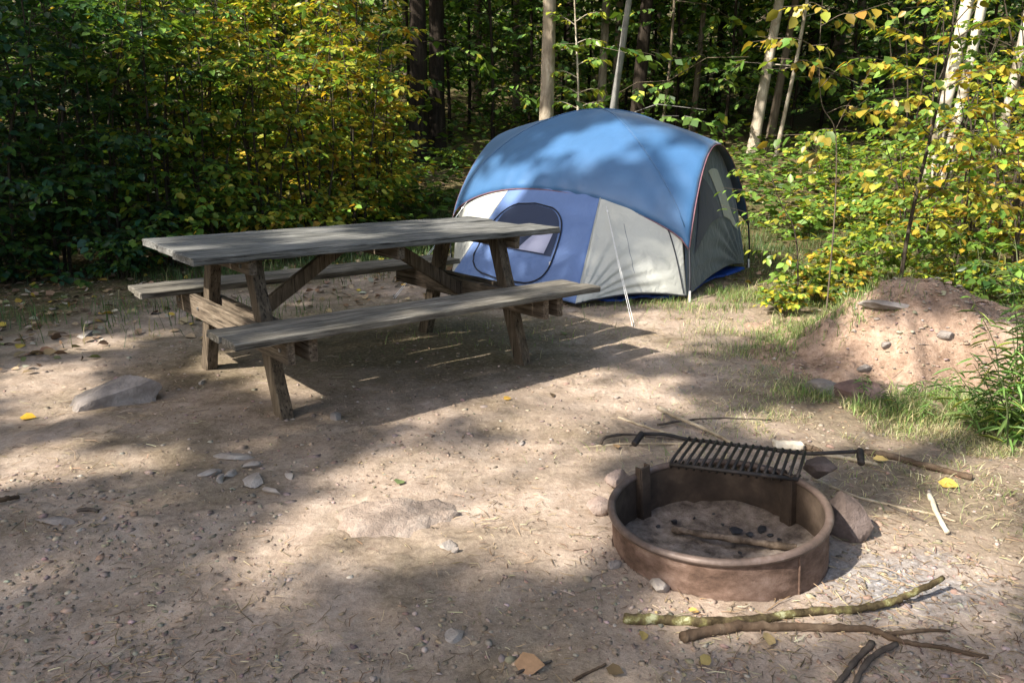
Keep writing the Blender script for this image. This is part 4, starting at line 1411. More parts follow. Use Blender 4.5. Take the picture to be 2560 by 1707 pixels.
RSH = [
    (2120, 8.2, 1.6, .9, P_BRIGHT, .09, 'bright green shrub behind the dark stemmed yellow sapling'),
    (2230, 7.6, 2.0, .9, P_DRY, .085, 'green shrub behind the right half of the dirt mound'),
    (2340, 7.0, 2.1, .9, P_DRY, .085, 'dense green shrub at the right edge above the tall weeds'),
    (2400, 6.2, 1.7, .7, P_DRY, .08, 'yellow brown shrub cut by the right edge of the photo'),
    (2290, 9.2, 3.0, 1.1, P_DRY, .1, 'tall yellowing shrub among the white trunks on the right'),
    (2160, 9.8, 3.2, 1.1, P_BRIGHT, .1, 'tall light green shrub left of the mottled white trunks'),
    (2370, 10.2, 3.8, 1.3, P_BRIGHT, .1, 'tall bright shrub filling the upper right corner'),
    (1990, 11.4, .9, .8, P_BRIGHT, .09, 'sunlit green shrub between the two yellow saplings, far back'),
    (1900, 12.2, .9, .8, P_BRIGHT, .09, 'light green shrub right of the bright white trunk'),
    (1900, 13.2, .9, .8, P_BRIGHT, .09, 'light green shrub right of the bright white trunk'),
    (2080, 12.5, 3.5, 1.3, P_MID, .1, 'tall dim shrub far behind the yellow saplings')]
for i, (px, Y, h, sp_, pal, lf, lb) in enumerate(RSH):
    shrub('shrub', colat(px, Y, 400), h, sp_, 300 + i, pal, lb, 'shrub', 'shrubs at the right of the clearing', stems=4, branches=6 if px < 2250 else 8, leaf=lf, low=.16)
RLOW = [
    (1880, 700, .3, .3, P_DRY, .05, 'dry leaved plant growing on the left shoulder of the dirt mound'),
    (1950, 668, .28, .28, P_BRIGHT, .05, 'fresh green plant on the back left rim of the dirt mound'),
    (2150, 680, .3, .3, P_YEL, .05, 'yellow green plant on the back rim of the dirt mound'),
    (1790, 720, .18, .22, P_YEL, .05, 'pale green weed between the tent and the dirt mound'),
    (1855, 690, .36, .32, P_BRIGHT, .07, 'leafy green plant at the left end of the dirt mound'),
    (1925, 672, .34, .3, P_GOLD, .065, 'orange and yellow leaved plant on the left edge of the mound'),
    (1990, 640, .5, .45, P_BRIGHT, .07, 'green plant behind the mound, left of the dark sapling stem'),
    (2100, 655, .5, .5, P_BRIGHT, .07, 'bright grassy plant behind the crest of the mound'),
    (2210, 690, .5, .45, P_MID, .07, 'green plant behind the right slope of the mound'),
    (2290, 740, .6, .4, P_MID, .07, 'dark green plant where the mound meets the right thicket'),
    (1810, 545, .4, .4, P_BRIGHT, .07, 'low shrub in the sunny glade right of the tent'),
    (1890, 525, .4, .4, P_YEL, .07, 'yellowish low shrub farther back in the sunny glade'),
    (1985, 530, .45, .45, P_BRIGHT, .08, 'light green low shrub in the glade before the white trunks'),
    (2090, 560, .7, .5, P_YEL, .08, 'yellow green low shrub in the glade by the dark sapling'),
    (1010, 470, .25, .35, P_MID, .05, 'grassy green plant left of the tent in the shade'),
    (1040, 385, .35, .5, P_BRIGHT, .07, 'green plant on the slope behind the left side of the tent')]
for i, (px, py, h, sp_, pal, lf, lb) in enumerate(RLOW):
    p = gat(px, py); shrub('low_bush', p, h, sp_, 400 + i, pal, lb, 'bush', 'low plants round the tent and the mound', stems=5, branches=5, leaf=lf, low=.2, mat_stem='green_stem')


def sapling(name, pix, Y, r0, seed, sprays, leaf, pal, label, matn='twig_bark', auto=0, dY=0.0, width=1.1, gap=.12):
    """stem through pixels at distance Y; sprays: (start px, end px, toward-camera offset)"""
    rng = np.random.default_rng(seed)

    def pt(x, y, o=0.0):
        d = ray(x, y); k = (Y + o) / d[1]
        return np.array([d[0] * k, Y + o, CAM_H + d[2] * k])
    pts = [pt(*q) for q in pix]
    b = pts[0]; b[2] = surf(b[0], b[1]) - .02
    root = empty(name, b, label, 'sapling', 'young saplings on the right')
    mb = MB(); path = smooth_path(pts, 6); n = len(path)
    mb.tube(path, [r0 * (1 - .75 * i / (n - 1)) for i in range(n)], 8, True, .05, random.Random(seed))
    fo = Foliage()
    sp2 = [(pt(*a), pt(b_[0], b_[1], o)) for a, b_, o in sprays]
    for k in range(auto):
        q = np.array(path[int(rng.uniform(.2, 1) * (n - 1))])
        a = rng.uniform(0, 2 * PI); L_ = rng.uniform(.3, .7)
        sp2.append((q, q + np.array([math.cos(a) * L_, math.sin(a) * L_, rng.uniform(-.1, .2)])))
    for a, e in sp2:
        mid = (a + e) / 2 + np.array([0, 0, .05])
        bp = smooth_path([a, mid, e], 5)
        mb.tube(bp, [max(r0 * .3, .003) * (1 - .7 * i / (len(bp) - 1)) for i in range(len(bp))], 5, cap=False)
        L_ = np.linalg.norm(e - a)
        twig_leaves(fo, rng, mid, e, max(4, int(L_ * .6 / (leaf * .4))), leaf, pal, .7)
        nt_ = max(2, int(L_ / gap))
        for j in range(nt_):
            t = .1 + .9 * (j + .5) / nt_
            o = np.array(bp[int(t * (len(bp) - 1))])
            u = (e - a) / L_; sd = np.cross(u, [0, 0, 1]) * (1 if j % 2 else -1)
            te = o + (u * .6 + sd * .7 + rng.normal(0, .2, 3) * np.array([1, 1, .5])) * rng.uniform(.14, .3)
            mb.tube([o, te], [.002, .001], 3, cap=False)
            twig_leaves(fo, rng, o, te, 5, leaf, pal, .7)
    mb.build('stem', M[matn], root, True)
    fo.build('foliage', root, width=width)
    return root


P_SAP = [(2, (.34, .25, .035)), (2, (.32, .27, .04)), (2, G_YEL), (1.5, G_BRI), (1.2, G_MID), (.5, OCHRE)]
sapling('sapling', [(2065, 672), (2078, 580), (2104, 450), (2138, 310), (2160, 210), (2188, 60), (2200, -60)], 6.2, .019, 1,
        [((2104, 450), (2050, 380), -.3), ((2138, 310), (2010, 255), -.2), ((2138, 310), (2290, 240), -.1), ((2160, 210), (1990, 130), -.3), ((2160, 210), (2330, 150), -.2),
         ((2170, 150), (2030, 60), -.1), ((2180, 100), (2330, 40), .2), ((2188, 60), (2100, -20), -.3), ((2100, 470), (2260, 410), -.2), ((2104, 450), (1980, 420), .2), ((2110, 430), (2330, 480), -.4),
         ((2188, 60), (2290, -20), -.2), ((2130, 330), (2230, 330), -.5), ((2150, 250), (2060, 230), -.5), ((2095, 500), (2210, 540), -.3)],
        .085, P_SAP, 'tall dark stemmed sapling with yellow leaves behind the dirt mound', width=1.2)
sapling('sapling', [(1905, 655), (1912, 560), (1920, 430), (1918, 300), (1888, 240), (1882, 130), (1892, -40)], 5.6, .0065, 2,
        [((1918, 300), (1990, 190), -.2), ((1918, 420), (1990, 400), -.2), ((1918, 300), (1850, 330), -.1), ((1900, 260), (1990, 260), -.1), ((1884, 180), (1830, 140), -.2), ((1884, 120), (1770, 92), -.3), ((1886, 60), (1990, 40), -.1),
         ((1920, 360), (1860, 370), .1), ((1886, 200), (1960, 150), .2), ((1890, 20), (1830, 30), -.2)],
        .085, P_SAP, 'slender pale stemmed sapling with big yellow leaves right of the tent', 'bark_mid', width=1.25)
sapling('sapling', [(1838, 655), (1832, 590), (1822, 520), (1795, 470), (1775, 420)], 5.9, .008, 3,
        [((1795, 470), (1680, 440), -.3), ((1822, 520), (1700, 500), -.2), ((1775, 420), (1680, 390), -.2), ((1825, 530), (1900, 480), -.1), ((1832, 590), (1760, 590), -.2), ((1835, 600), (1920, 570), -.2), ((1800, 480), (1850, 410), .1), ((1780, 430), (1740, 370), .1)],
        .06, P_BRIGHT, 'small branching green sapling reaching over the right side of the tent', gap=.24)
sapling('sapling', [(1325, 420), (1326, 300), (1328, 200), (1322, 60), (1318, -40)], 13.0, .03, 4,
        [((1327, 250), (1260, 235), 0), ((1327, 250), (1380, 240), 0), ((1327, 215), (1270, 200), .2), ((1327, 215), (1385, 210), 0), ((1327, 180), (1270, 165), 0), ((1327, 150), (1380, 140), -.2), ((1325, 120), (1270, 105), 0), ((1324, 100), (1380, 95), .1), ((1323, 60), (1270, 40), 0), ((1323, 50), (1380, 30), 0)],
        .13, [(2, G_BRI), (2, G_YEL), (1, G_MID)], 'thin pale sapling with tiered yellow green leaves behind the tent top', 'bark_white')

# ---- tall narrow leaved weeds at the right edge


def weed(base, height, n, seed, label, lean=(-.25, 0), leaf=.13):
    rng = np.random.default_rng(seed); base = np.array(base)
    root = empty('tall_weed', base, label, 'weed', 'narrow leaved weeds at the right edge')
    fo = Foliage(); mb = MB()
    for k in range(n):
        b = base + np.array([rng.normal(0, .07), rng.normal(0, .07), -.02])
        h = height * rng.uniform(.55, 1.1)
        e = b + np.array([lean[0] * h + rng.normal(0, .09), lean[1] * h + rng.normal(0, .08), h])
        pth = smooth_path([b, b * .5 + e * .5 + np.array([-lean[0] * h * .25, 0, .05 * h]), e], 7)
        mb.tube(pth, list(np.linspace(.0035, .0012, len(pth))), 5, cap=False)
        m_ = 26
        t = np.linspace(.1, 1, m_)
        P = np.array([pth[int(q * (len(pth) - 1))] for q in t])
        a = np.arange(m_) * 2.4 + rng.uniform(0, 6)
        D = np.stack([np.cos(a), np.sin(a), rng.uniform(-.7, .25, m_)], 1)
        fo.add(P, D, np.array([0, 0, 1.0]) + rng.normal(0, .3, (m_, 3)), leaf * rng.uniform(.6, 1.2, m_) * (1.1 - .4 * t), palette(rng, m_, [(3, (.12, .22, .05)), (3, (.17, .29, .075)), (1, (.26, .3, .06))]))
    mb.build('stem', M['green_stem'], root); fo.build('foliage', root, 'grass', .2)


for i, (px, py, h, n, lb) in enumerate([
        (2330, 1000, .62, 7, 'tallest narrow leaved weed at the right edge arching over the mound'),
        (2365, 1035, .6, 7, 'narrow leaved weed cut by the right edge of the photo'),
        (2285, 985, .36, 6, 'shorter narrow leaved weed at the right foot of the mound'),
        (2350, 920, .72, 7, 'bright green weed standing behind the other right edge weeds'),
        (2075, 935, .15, 7, 'small green weed growing in front of the reddish stone'),
        (2130, 905, .14, 6, 'small green weed at the hollow of the dirt mound')]):
    p = mat_at(px, py); p.z = surf(p.x, p.y)
    weed(p, h, n, 500 + i, lb, (-.28, -.05) if h > .3 else (.1, 0), .12 if h > .3 else .07)

# ================================================================== TREES IN VIEW
TB = 'trunks of the woods behind the clearing'
P_BACK = [(2, G_DARK), (4, G_MID), (2.5, G_BRI), (.7, G_YEL)]
TREES = [  # px(at row 150), Y, height, radius, bark, lean, label
    (955, 15.0, 15, .165, 'bark_dark', (0, 0), 'dark furrowed trunk, left one of the twin trunks beside the thicket'),
    (999, 15.6, 15, .15, 'bark_dark', (-.004, 0), 'dark brown trunk with a sunlit foot, right one of the twin trunks'),
    (1253, 13.0, 15, .112, 'bark_pale', (0, .01), 'pale flaky barked trunk rising behind the left side of the tent'),
    (1394, 14.0, 13, .058, 'bark_grey', (.1, 0), 'slanting smooth grey trunk behind the top of the tent'),
    (1383, 17.5, 15, .09, 'bark_pale', (0, 0), 'mottled pale trunk just left of the slanting grey one'),
    (1414, 18.5, 15, .085, 'bark_pale', (0, 0), 'mottled pale trunk just right of the slanting grey one'),
    (1464, 16.0, 16, .125, 'bark_dark', (.03, 0), 'dark straight trunk behind the tent, right of the grey trunks'),
    (1524, 15.5, 10, .028, 'bark_mid', (.01, 0), 'very thin wavy stem between the dark trunk and the slim brown one'),
    (1598, 17.0, 13, .06, 'bark_mid', (.02, 0), 'slim brown trunk behind the right shoulder of the tent'),
    (1502, 22.0, 15, .09, 'bark_pale', (0, 0), 'distant pale trunk right behind the dark straight trunk'),
    (1744, 15.5, 16, .092, 'bark_white', (.085, 0), 'bright sunlit white trunk leaning right of the tent'),
    (1779, 15.9, 14, .075, 'bark_mid', (.09, 0), 'thinner brownish trunk close beside the bright white trunk'),
    (1803, 15.2, 12, .036, 'bark_white', (.06, 0), 'thin pale trunk right of the bright white trunk'),
    (2166, 10.8, 14, .085, 'bark_sycamore', (.06, 0), 'mottled white trunk behind the yellow sapling'),
    (2208, 12.0, 14, .075, 'bark_sycamore', (.05, 0), 'second mottled white trunk, right of the one behind the sapling'),
    (2322, 12.5, 14, .08, 'bark_sycamore', (.04, 0), 'mottled white trunk nearest the upper right corner'),
    (2055, 19.0, 15, .15, 'bark_mid', (.01, 0), 'dim brown trunk deep behind the two yellow saplings'),
    (172, 14.2, 13, .09, 'bark_pale', (.01, 0), 'pale trunk glimpsed through the thicket near the upper left'),
    (247, 13.8, 13, .085, 'bark_pale', (-.01, 0), 'pale mottled trunk glimpsed through the thicket left of centre'),
    (346, 14.6, 13, .07, 'bark_pale', (0, 0), 'slim pale trunk glimpsed above the left end of the table'),
    (1090, 21.0, 15, .12, 'bark_mid', (.02, 0), 'dim trunk in the dark between the twin trunks and the pale trunk'),
    (1185, 19.0, 14, .08, 'bark_mid', (-.02, 0), 'dim slim trunk left of the pale flaky trunk'),
    (1300, 24.0, 15, .13, 'bark_dark', (0, 0), 'dim dark trunk far behind, right of the pale flaky trunk'),
    (1560, 24.0, 15, .11, 'bark_mid', (0, 0), 'dim trunk far behind the thin wavy stem'),
    (1650, 20.0, 15, .11, 'bark_dark', (0, 0), 'dim dark trunk left of the bright white trunk'),
    (1690, 25.0, 15, .10, 'bark_mid', (.01, 0), 'faint trunk far back beside the bright white trunk'),
    (1860, 22.0, 15, .14, 'bark_dark', (0, 0), 'dim dark trunk in the deep shade right of the white trunk'),
    (1960, 24.0, 15, .12, 'bark_mid', (0, 0), 'faint trunk deep in shade between the yellow saplings')]
for i, (px, Y, h, r, bk, ln, lb) in enumerate(TREES):
    tree('tree', colat(px, Y), h, r, bk, 600 + i, lb, ln, .40 if Y > 13 else .5, 3.4, 28, 110, .23, P_BACK, TB, .03 if r > .05 else .1, low_branches=5 if Y > 15 else 2)
rngu = np.random.default_rng(321)
for i, (px, Y) in enumerate([(930, 17.5), (1030, 16.8), (1075, 18.2), (1130, 16.2), (1180, 20.5), (1215, 17.2), (1290, 18.6), (1350, 20.8), (1440, 19.4), (1500, 18.4), (1560, 17.6), (1625, 18.8), (1675, 16.6), (1705, 18.6), (1830, 17.4), (1900, 18.4), (1960, 16.8), (2020, 18), (2110, 15.5), (2260, 15.5), (1000, 20), (1400, 22)]):
    tree('understory_tree', colat(px, Y), rngu.uniform(5.5, 8), .035, 'bark_dark', 800 + i, 'slim leafy understory tree in the dark of the woods behind the tent', (rngu.normal(0, .03), 0), .1, 1.7, 26, 64, .15,
         [(3, G_DARK), (4, G_MID), (2, G_BRI), (.5, G_YEL)], 'understory trees in the dark woods', .06, sides=8)
# trees of the same wood standing just outside the frame, whose crowns roof the background
for i, (x, y) in enumerate([(-10, 15), (-15, 11), (-8, 19), (-14, 21), (9.5, 12), (13, 16), (9, 6.5), (14, 22), (-2.5, 27), (4, 28), (-6, 24), (10, 25)]):
    p = (x, y, float(hgt(x, y)))
    tree('tree', p, 15, .16, 'bark_mid', 700 + i, 'grey brown forest tree at the margin of the woods', (0, 0), .33, 3.8, 26, 90, .24, P_BACK, 'forest trees round the clearing', low_branches=4)

# ================================================================== FAR WOODS
rng = np.random.default_rng(77)
n = 95000
a = rng.uniform(-.86, .86, n); dist = 25 + 38 * rng.uniform(0, 1, n) ** 1.4
X = np.tan(a) * dist; Yv = dist
ab = rng.uniform(.80, 1.75, 70000) * rng.choice([-1, 1], 70000); db = rng.uniform(15, 40, 70000)
X = np.concatenate([X, np.sin(ab) * db]); Yv = np.concatenate([Yv, np.cos(ab) * db]); n = len(X)
clump = fbm(X * .35 + 9, Yv * .35, 5, 3)
Zv = hgt(X, Yv) + rng.uniform(0, 1, n) ** 1.15 * 13
keep = vn(X * .5, Zv * .6 + Yv * .3, 8) + rng.uniform(-.35, .35, n) > .36
X, Yv, Zv = X[keep], Yv[keep], Zv[keep]; n = len(X)
V, F, C = leaf_geo(np.stack([X, Yv, Zv], 1), rng.normal(0, 1, (n, 3)) * [1, 1, .5], rng.normal(0, .6, (n, 3)) + [0, 0, 1], rng.uniform(.28, .55, n), 1.3, palette(rng, n, [(3, G_DARK), (5, G_MID), (2, G_BRI), (.6, G_YEL)]), True)
fw = np_mesh('far_woods', V, F, M['leaf_far'], None, C)
tag(fw, 'dark mass of leaves of the far woods', None, None, 'stuff')
mb = MB(); rnd = random.Random(4)
for k in range(70):
    aa = rnd.uniform(-.75, .75); dd = rnd.uniform(26, 46); x, y = math.tan(aa) * dd, dd; z = float(hgt(x, y)); r = rnd.uniform(.07, .2)
    mb.tube([(x, y, z - .3), (x + rnd.uniform(-.2, .2), y, z + 5), (x + rnd.uniform(-.5, .5), y, z + 14)], [r * 1.2, r, r * .6], 8, False)
tag(mb.build('far_trunks', M['bark_mid'], None, True), 'crowd of dim trunks of the far woods', None, None, 'stuff')

# understory of the woods floor: countless seedlings and ferns
rng = np.random.default_rng(78)
fo = Foliage()
for k in range(1500):
    while True:
        y = rng.uniform(9.3, 27); x = rng.uniform(-.72, .72) * y
        if not (abs(x - .9) < 2.2 and y < 10.4) and fbm(x * .5, y * .5, 91, 3) > .42: break
    z = float(hgt(x, y)); m_ = 14; h = rng.uniform(.15, .75)
    t = rng.uniform(.2, 1, m_)
    aa = rng.uniform(0, 2 * PI, m_)
    P = np.array([x, y, z]) + np.stack([np.cos(aa) * .25 * t, np.sin(aa) * .25 * t, h * t], 1)
    D = np.stack([np.cos(aa), np.sin(aa), rng.uniform(-.4, .3, m_)], 1)
    fo.add(P, D, np.array([0, 0, 1.0]) + rng.normal(0, .35, (m_, 3)), rng.uniform(.08, .2, m_), palette(rng, m_, [(2, G_DARK), (4, G_MID), (3, G_BRI), (1, G_YEL), (.3, OCHRE)]))
und = fo.build('undergrowth', None, 'leaf_far', 1.0, True)
tag(und, 'low undergrowth covering the floor of the woods', None, None, 'stuff')

# ================================================================== SHADE TREES behind and left of the camera
# Their crowns stand between the sun and the clearing; leaves grow where the clearing is in shade and are missing
# where the sun falls through.
LIT = [  # patches of sun on the ground, pixels
    [(146, 793), (185, 773), (314, 765), (297, 796), (196, 806)],
    [(0, 857), (22, 846), (168, 832), (247, 849), (84, 866), (0, 874)],
    [(359, 846), (465, 836), (493, 810), (600, 810), (566, 829), (622, 839), (549, 854), (449, 858)],
    [(0, 924), (0, 885), (185, 862), (292, 873), (196, 924), (185, 958), (67, 953)],
    [(0, 1171), (0, 1025), (84, 1003), (185, 1031), (280, 1048), (314, 1076), (168, 1104), (84, 1132)],
    [(751, 1132), (785, 1081), (841, 1048), (953, 1039), (1121, 1020), (1312, 992), (1402, 1003), (1391, 1272), (1286, 1289), (1149, 1311), (1065, 1283), (981, 1255), (897, 1267), (830, 1222)],
    [(449, 1317), (505, 1267), (589, 1222), (701, 1194), (763, 1210), (841, 1250), (785, 1295), (617, 1328), (488, 1339)],
    [(819, 989), (953, 953), (1121, 908), (1286, 871), (1402, 829), (1413, 852), (1286, 910), (1121, 944), (953, 982)],
    [(1180, 985), (1280, 930), (1390, 885), (1510, 885), (1560, 925), (1490, 965), (1360, 975)],
    [(1400, 800), (1480, 740), (1640, 700), (1790, 650), (1800, 690), (1700, 740), (1560, 790), (1440, 826)],
    [(1640, 985), (1700, 940), (1860, 930), (2080, 960), (2200, 1010), (2340, 1090), (2352, 1180), (2150, 1090), (1960, 1035), (1850, 1025)],
    [(1930, 780), (1960, 700), (2040, 700), (2010, 800), (1960, 830)],
    [(2100, 930), (2150, 820), (2240, 790), (2330, 870), (2300, 960), (2180, 960)],
    [(1500, 1420), (1510, 1300), (1600, 1262), (1760, 1250), (1890, 1245), (1910, 1400), (1780, 1440), (1640, 1450)],
    [(1900, 1300), (2050, 1190), (2200, 1130), (2352, 1150), (2352, 1330), (2200, 1360), (2080, 1420), (1950, 1420)],
    [(1650, 680), (1720, 560), (1760, 470), (2030, 470), (2080, 620), (1900, 640), (1780, 650)],
    [(690, 826), (740, 826), (830, 880), (770, 880)],
]
HALF = [  # ground where sun and shade are finely mixed
    [(0, 1323), (0, 1250), (140, 1222), (280, 1210), (421, 1194), (561, 1182), (617, 1171), (561, 1227), (392, 1283), (224, 1300)],
    [(280, 1048), (505, 1003), (617, 1003), (505, 1048), (364, 1070)],
    [(2000, 1180), (2352, 1100), (2352, 1480), (2150, 1560), (1950, 1460)],
    [(1440, 690), (1760, 560), (1850, 700), (1500, 900)],
]
LIT_TENT = [
    [(1240, 345), (1330, 300), (1400, 275), (1450, 285), (1440, 320), (1380, 345), (1300, 350)],
    [(1270, 415), (1300, 380), (1390, 370), (1380, 395), (1320, 420), (1290, 445)],
    [(1390, 375), (1460, 365), (1480, 380), (1420, 390)],
    [(1060, 500), (1120, 440), (1190, 400), (1230, 410), (1180, 450), (1120, 480)],
    [(1530, 340), (1560, 320), (1590, 340), (1630, 420), (1630, 460), (1600, 440), (1560, 400)],
    [(1490, 290), (1530, 290), (1540, 320), (1500, 330), (1470, 325)],
    
    [(1040, 490), (1110, 465), (1110, 520), (1040, 530)],
    [(1180, 530), (1210, 540), (1190, 560)], [(1330, 660), (1400, 640), (1410, 700), (1330, 710)],
    [(1190, 590), (1260, 580), (1290, 630), (1200, 640)], [(1420, 560), (1470, 550), (1540, 640), (1500, 690), (1420, 690), (1400, 640)],
]
LIT_TABLE = [[(1000, 520), (1130, 505), (1260, 525), (1200, 555), (1020, 560)], [(600, 560), (800, 540), (900, 560), (700, 585)], [(1000, 690), (1300, 640), (1370, 660), (1050, 740), (800, 770)], [(290, 650), (480, 630), (480, 670), (330, 685)]]


def lit_mask(px, py, polys, jit):
    o = np.zeros(px.shape, bool)
    jx = (fbm(px / 90, py / 40, 61, 3) - .5) * jit; jy = (fbm(px / 90 + 50, py / 40, 62, 3) - .5) * jit * .5
    for pl in polys: o |= in_poly(px + jx, py + jy, pl)
    return o


TENT_Q = [tuple((F2 - [.1, 0, 0])[:2]), tuple(Fp[:2]), tuple(Rr[:2] + .05), tuple(BB[:2]), tuple(BK[:2]), tuple(LL[:2])]


def sun_pass(P):
    """which leaf positions would throw their shadow on a sunlit patch"""
    P = np.asarray(P, float)
    lit = np.zeros(len(P), bool); dens = np.ones(len(P))

    def down(z):
        k = (P[:, 2] - z) / SUN_DIR[2]
        return P - SUN_DIR * k[:, None]
    g = down(0.0)
    zz = hgt(g[:, 0], g[:, 1]); zz = np.where((abs(g[:, 0] - MC[0]) < 1) & (abs(g[:, 1] - MC[1]) < .9), .25, zz)
    k = (P[:, 2] - zz) / SUN_DIR[2]; g = P - SUN_DIR * k[:, None]
    px, py = project(g)
    lit |= lit_mask(px, py, LIT, 36) & (g[:, 1] > .8)
    lit |= lit_mask(px, py, HALF, 36) & (g[:, 1] > .8) & (vn(g[:, 0] * 4.5, g[:, 1] * 4.5, 71) > .56)
    onsc = (px > -50) & (px < 2400) & (py > 0) & (py < 1600) & (g[:, 1] > .8)
    # tent: find where the ray meets the fly (or the wall below it)
    z = np.full(len(P), 1.2); ok = np.zeros(len(P), bool)
    for _ in range(5):
        k = (P[:, 2] - z) / SUN_DIR[2]; t = P - SUN_DIR * k[:, None]
        cx = np.clip(((t[:, 0] - FGX[0]) / FGS).astype(int), 0, FGN - 1); cy = np.clip(((t[:, 1] - FGY[0]) / FGS).astype(int), 0, FGN - 1)
        zf = FGZ[cy, cx]; ok = zf > 0; z = np.where(ok, zf, .5)
    t[:, 2] = z
    ins = ok | in_poly(t[:, 0], t[:, 1], TENT_Q); on_tent = ins
    tx_, ty_ = project(t)
    lit = np.where(ins, lit_mask(tx_, ty_, LIT_TENT, 40), lit)
    # table
    t = down(.7); lx = (t[:, 0] - TX) * math.cos(TR) + (t[:, 1] - TY) * math.sin(TR); ly = -(t[:, 0] - TX) * math.sin(TR) + (t[:, 1] - TY) * math.cos(TR)
    ins = (abs(lx) < TL / 2) & (abs(ly) < .5)
    tx_, ty_ = project(t); lt = lit_mask(tx_, ty_, LIT_TABLE, 40)
    lit = np.where(ins, lt | lit_mask(px, py, LIT, 60), lit)
    t = down(.38); lx = (t[:, 0] - TX) * math.cos(TR) + (t[:, 1] - TY) * math.sin(TR); ly = -(t[:, 0] - TX) * math.sin(TR) + (t[:, 1] - TY) * math.cos(TR)
    lit |= (abs(lx + .8) < .22) & (ly > -.3) & (ly < .75)
    # thicket
    t = down(1.5); ins = (t[:, 0] < -.9) & (t[:, 1] > 7.2) & (t[:, 0] > -9)
    tx_, ty_ = project(t)
    l2 = ((tx_ > 690) & (tx_ < 1000) & (vn(t[:, 0] * 1.6, t[:, 1] * 1.6, 5) > .2)) | ((tx_ > 430) & (vn(t[:, 0] * 1.9, t[:, 1] * 1.9, 15) > .3)) | ((tx_ < 350) & (vn(t[:, 0] * 2.4, t[:, 1] * 2.4, 16) > .82))
    lit = np.where(ins, l2, lit)
    right = (g[:, 0] > 1.2) & (g[:, 1] > 5.2)
    lit |= right & ~on_tent & (vn(g[:, 0] * 1.3, g[:, 1] * 1.3, 25) > np.where(g[:, 1] > 7, .16, .3))
    lit |= (g[:, 0] > 2.0) & (g[:, 1] > 2.6) & (g[:, 1] < 5.2) & (vn(g[:, 0] * 1.6, g[:, 1] * 1.6, 26) > .42)
    return lit


FGS, FGN = .04, 110
FGX, FGY = (-1.2,), (5.6,)
FGZ = np.zeros((FGN, FGN))
_u, _v = np.meshgrid(np.linspace(0, 1, 260), np.linspace(0, 1, 260))
_p = fly_pt(_u, _v).reshape(-1, 3)
FGZ[np.clip(((_p[:, 1] - FGY[0]) / FGS).astype(int), 0, FGN - 1), np.clip(((_p[:, 0] - FGX[0]) / FGS).astype(int), 0, FGN - 1)] = _p[:, 2]


def tent_hit(P):
    z = np.full(len(P), 1.2); ok = np.zeros(len(P), bool)
    for _ in range(4):
        k = (P[:, 2] - z) / SUN_DIR[2]; t = P - SUN_DIR * k[:, None]
        cx = np.clip(((t[:, 0] - FGX[0]) / FGS).astype(int), 0, FGN - 1); cy = np.clip(((t[:, 1] - FGY[0]) / FGS).astype(int), 0, FGN - 1)
        zf = FGZ[cy, cx]; ok = zf > 0; z = np.where(ok, zf, .5)
    return ok | in_poly(t[:, 0], t[:, 1], TENT_Q)


rng = np.random.default_rng(5)
NS = 80000
TXs = rng.uniform(-7.5, 7.5, NS); TYs = rng.uniform(.2, 15, NS)
hh = rng.uniform(7.5, 11, NS)
P = np.stack([TXs, TYs, np.zeros(NS)], 1) + SUN_DIR[None] * (hh / SUN_DIR[2])[:, None]
drop = np.zeros(len(P), bool)
for ox, oy in ((0, 0), (.11, 0), (-.11, 0), (0, .11), (0, -.11)):
    drop |= sun_pass(P + np.array([ox, oy, 0]))
P = P[~drop]
# the tent's shade comes from higher crowns farther off, so its edges are softer
hit = np.array([tent_hit(P)]).ravel()
P[hit] += SUN_DIR[None] * 6.0
SHT = [(-7.6, -3.2), (-11, 1.2), (-12.5, 6.2), (-3.6, -4.6), (-14.5, -3.5), (-9.6, 9.2)]
T2 = np.array(SHT)
own = np.argmin(((P[:, None, :2] - T2[None]) ** 2).sum(2), 1)
for i, (x, y) in enumerate(SHT):
    Q = P[own == i]
    if not len(Q): continue
    b = (x, y, float(hgt(x, y)))
    root = empty('tree', b, 'tall forest tree standing beside the clearing and shading it', 'tree', 'shade trees round the clearing')
    pts = trunk_path(b, 0, 14, rng, .02)
    lm = trunk_mesh(pts, .2, .07, rng, 14)
    nq = len(Q)
    fo = Foliage(); fo.add(Q, rng.normal(0, 1, (nq, 3)) * [1, 1, .5], rng.normal(0, .45, (nq, 3)) + [0, 0, 1], rng.uniform(.13, .24, nq), palette(rng, nq, P_MID))
    fo.build('crown', root, 'leaf_far', 1.3, True)
    for k in range(9):
        e = Q[rng.integers(nq)]; s = np.array(pts[rng.integers(5, 13)])
        mid = (s + e) / 2 + np.array([0, 0, .4])
        lm.tube(smooth_path([s, mid, e], 4), list(np.linspace(.03, .006, 9)), 5, cap=False)
    lm.build('trunk', M['bark_mid'], root, True)

# ================================================================== SMALL THINGS ON THE GROUND
rng = np.random.default_rng(9)


def gz(x, y):
    z = ground_z(x, y)
    mm = (abs(x - MC[0]) < 1.3) & (abs(y - MC[1]) < 1.1)
    return np.where(mm, np.maximum(z, mound_h(x, y)), z)


def frame_points(n, ymin=1.35, ymax=9.0, power=1.0):
    """points of the ground in view, denser near the camera"""
    y = ymin + (ymax - ymin) * rng.uniform(0, 1, n) ** power
    x = rng.uniform(-.78, .78, n) * (y + .15)
    ok = np.hypot(x - RC[0], y - RC[1]) > RR + .01
    return x[ok], y[ok]


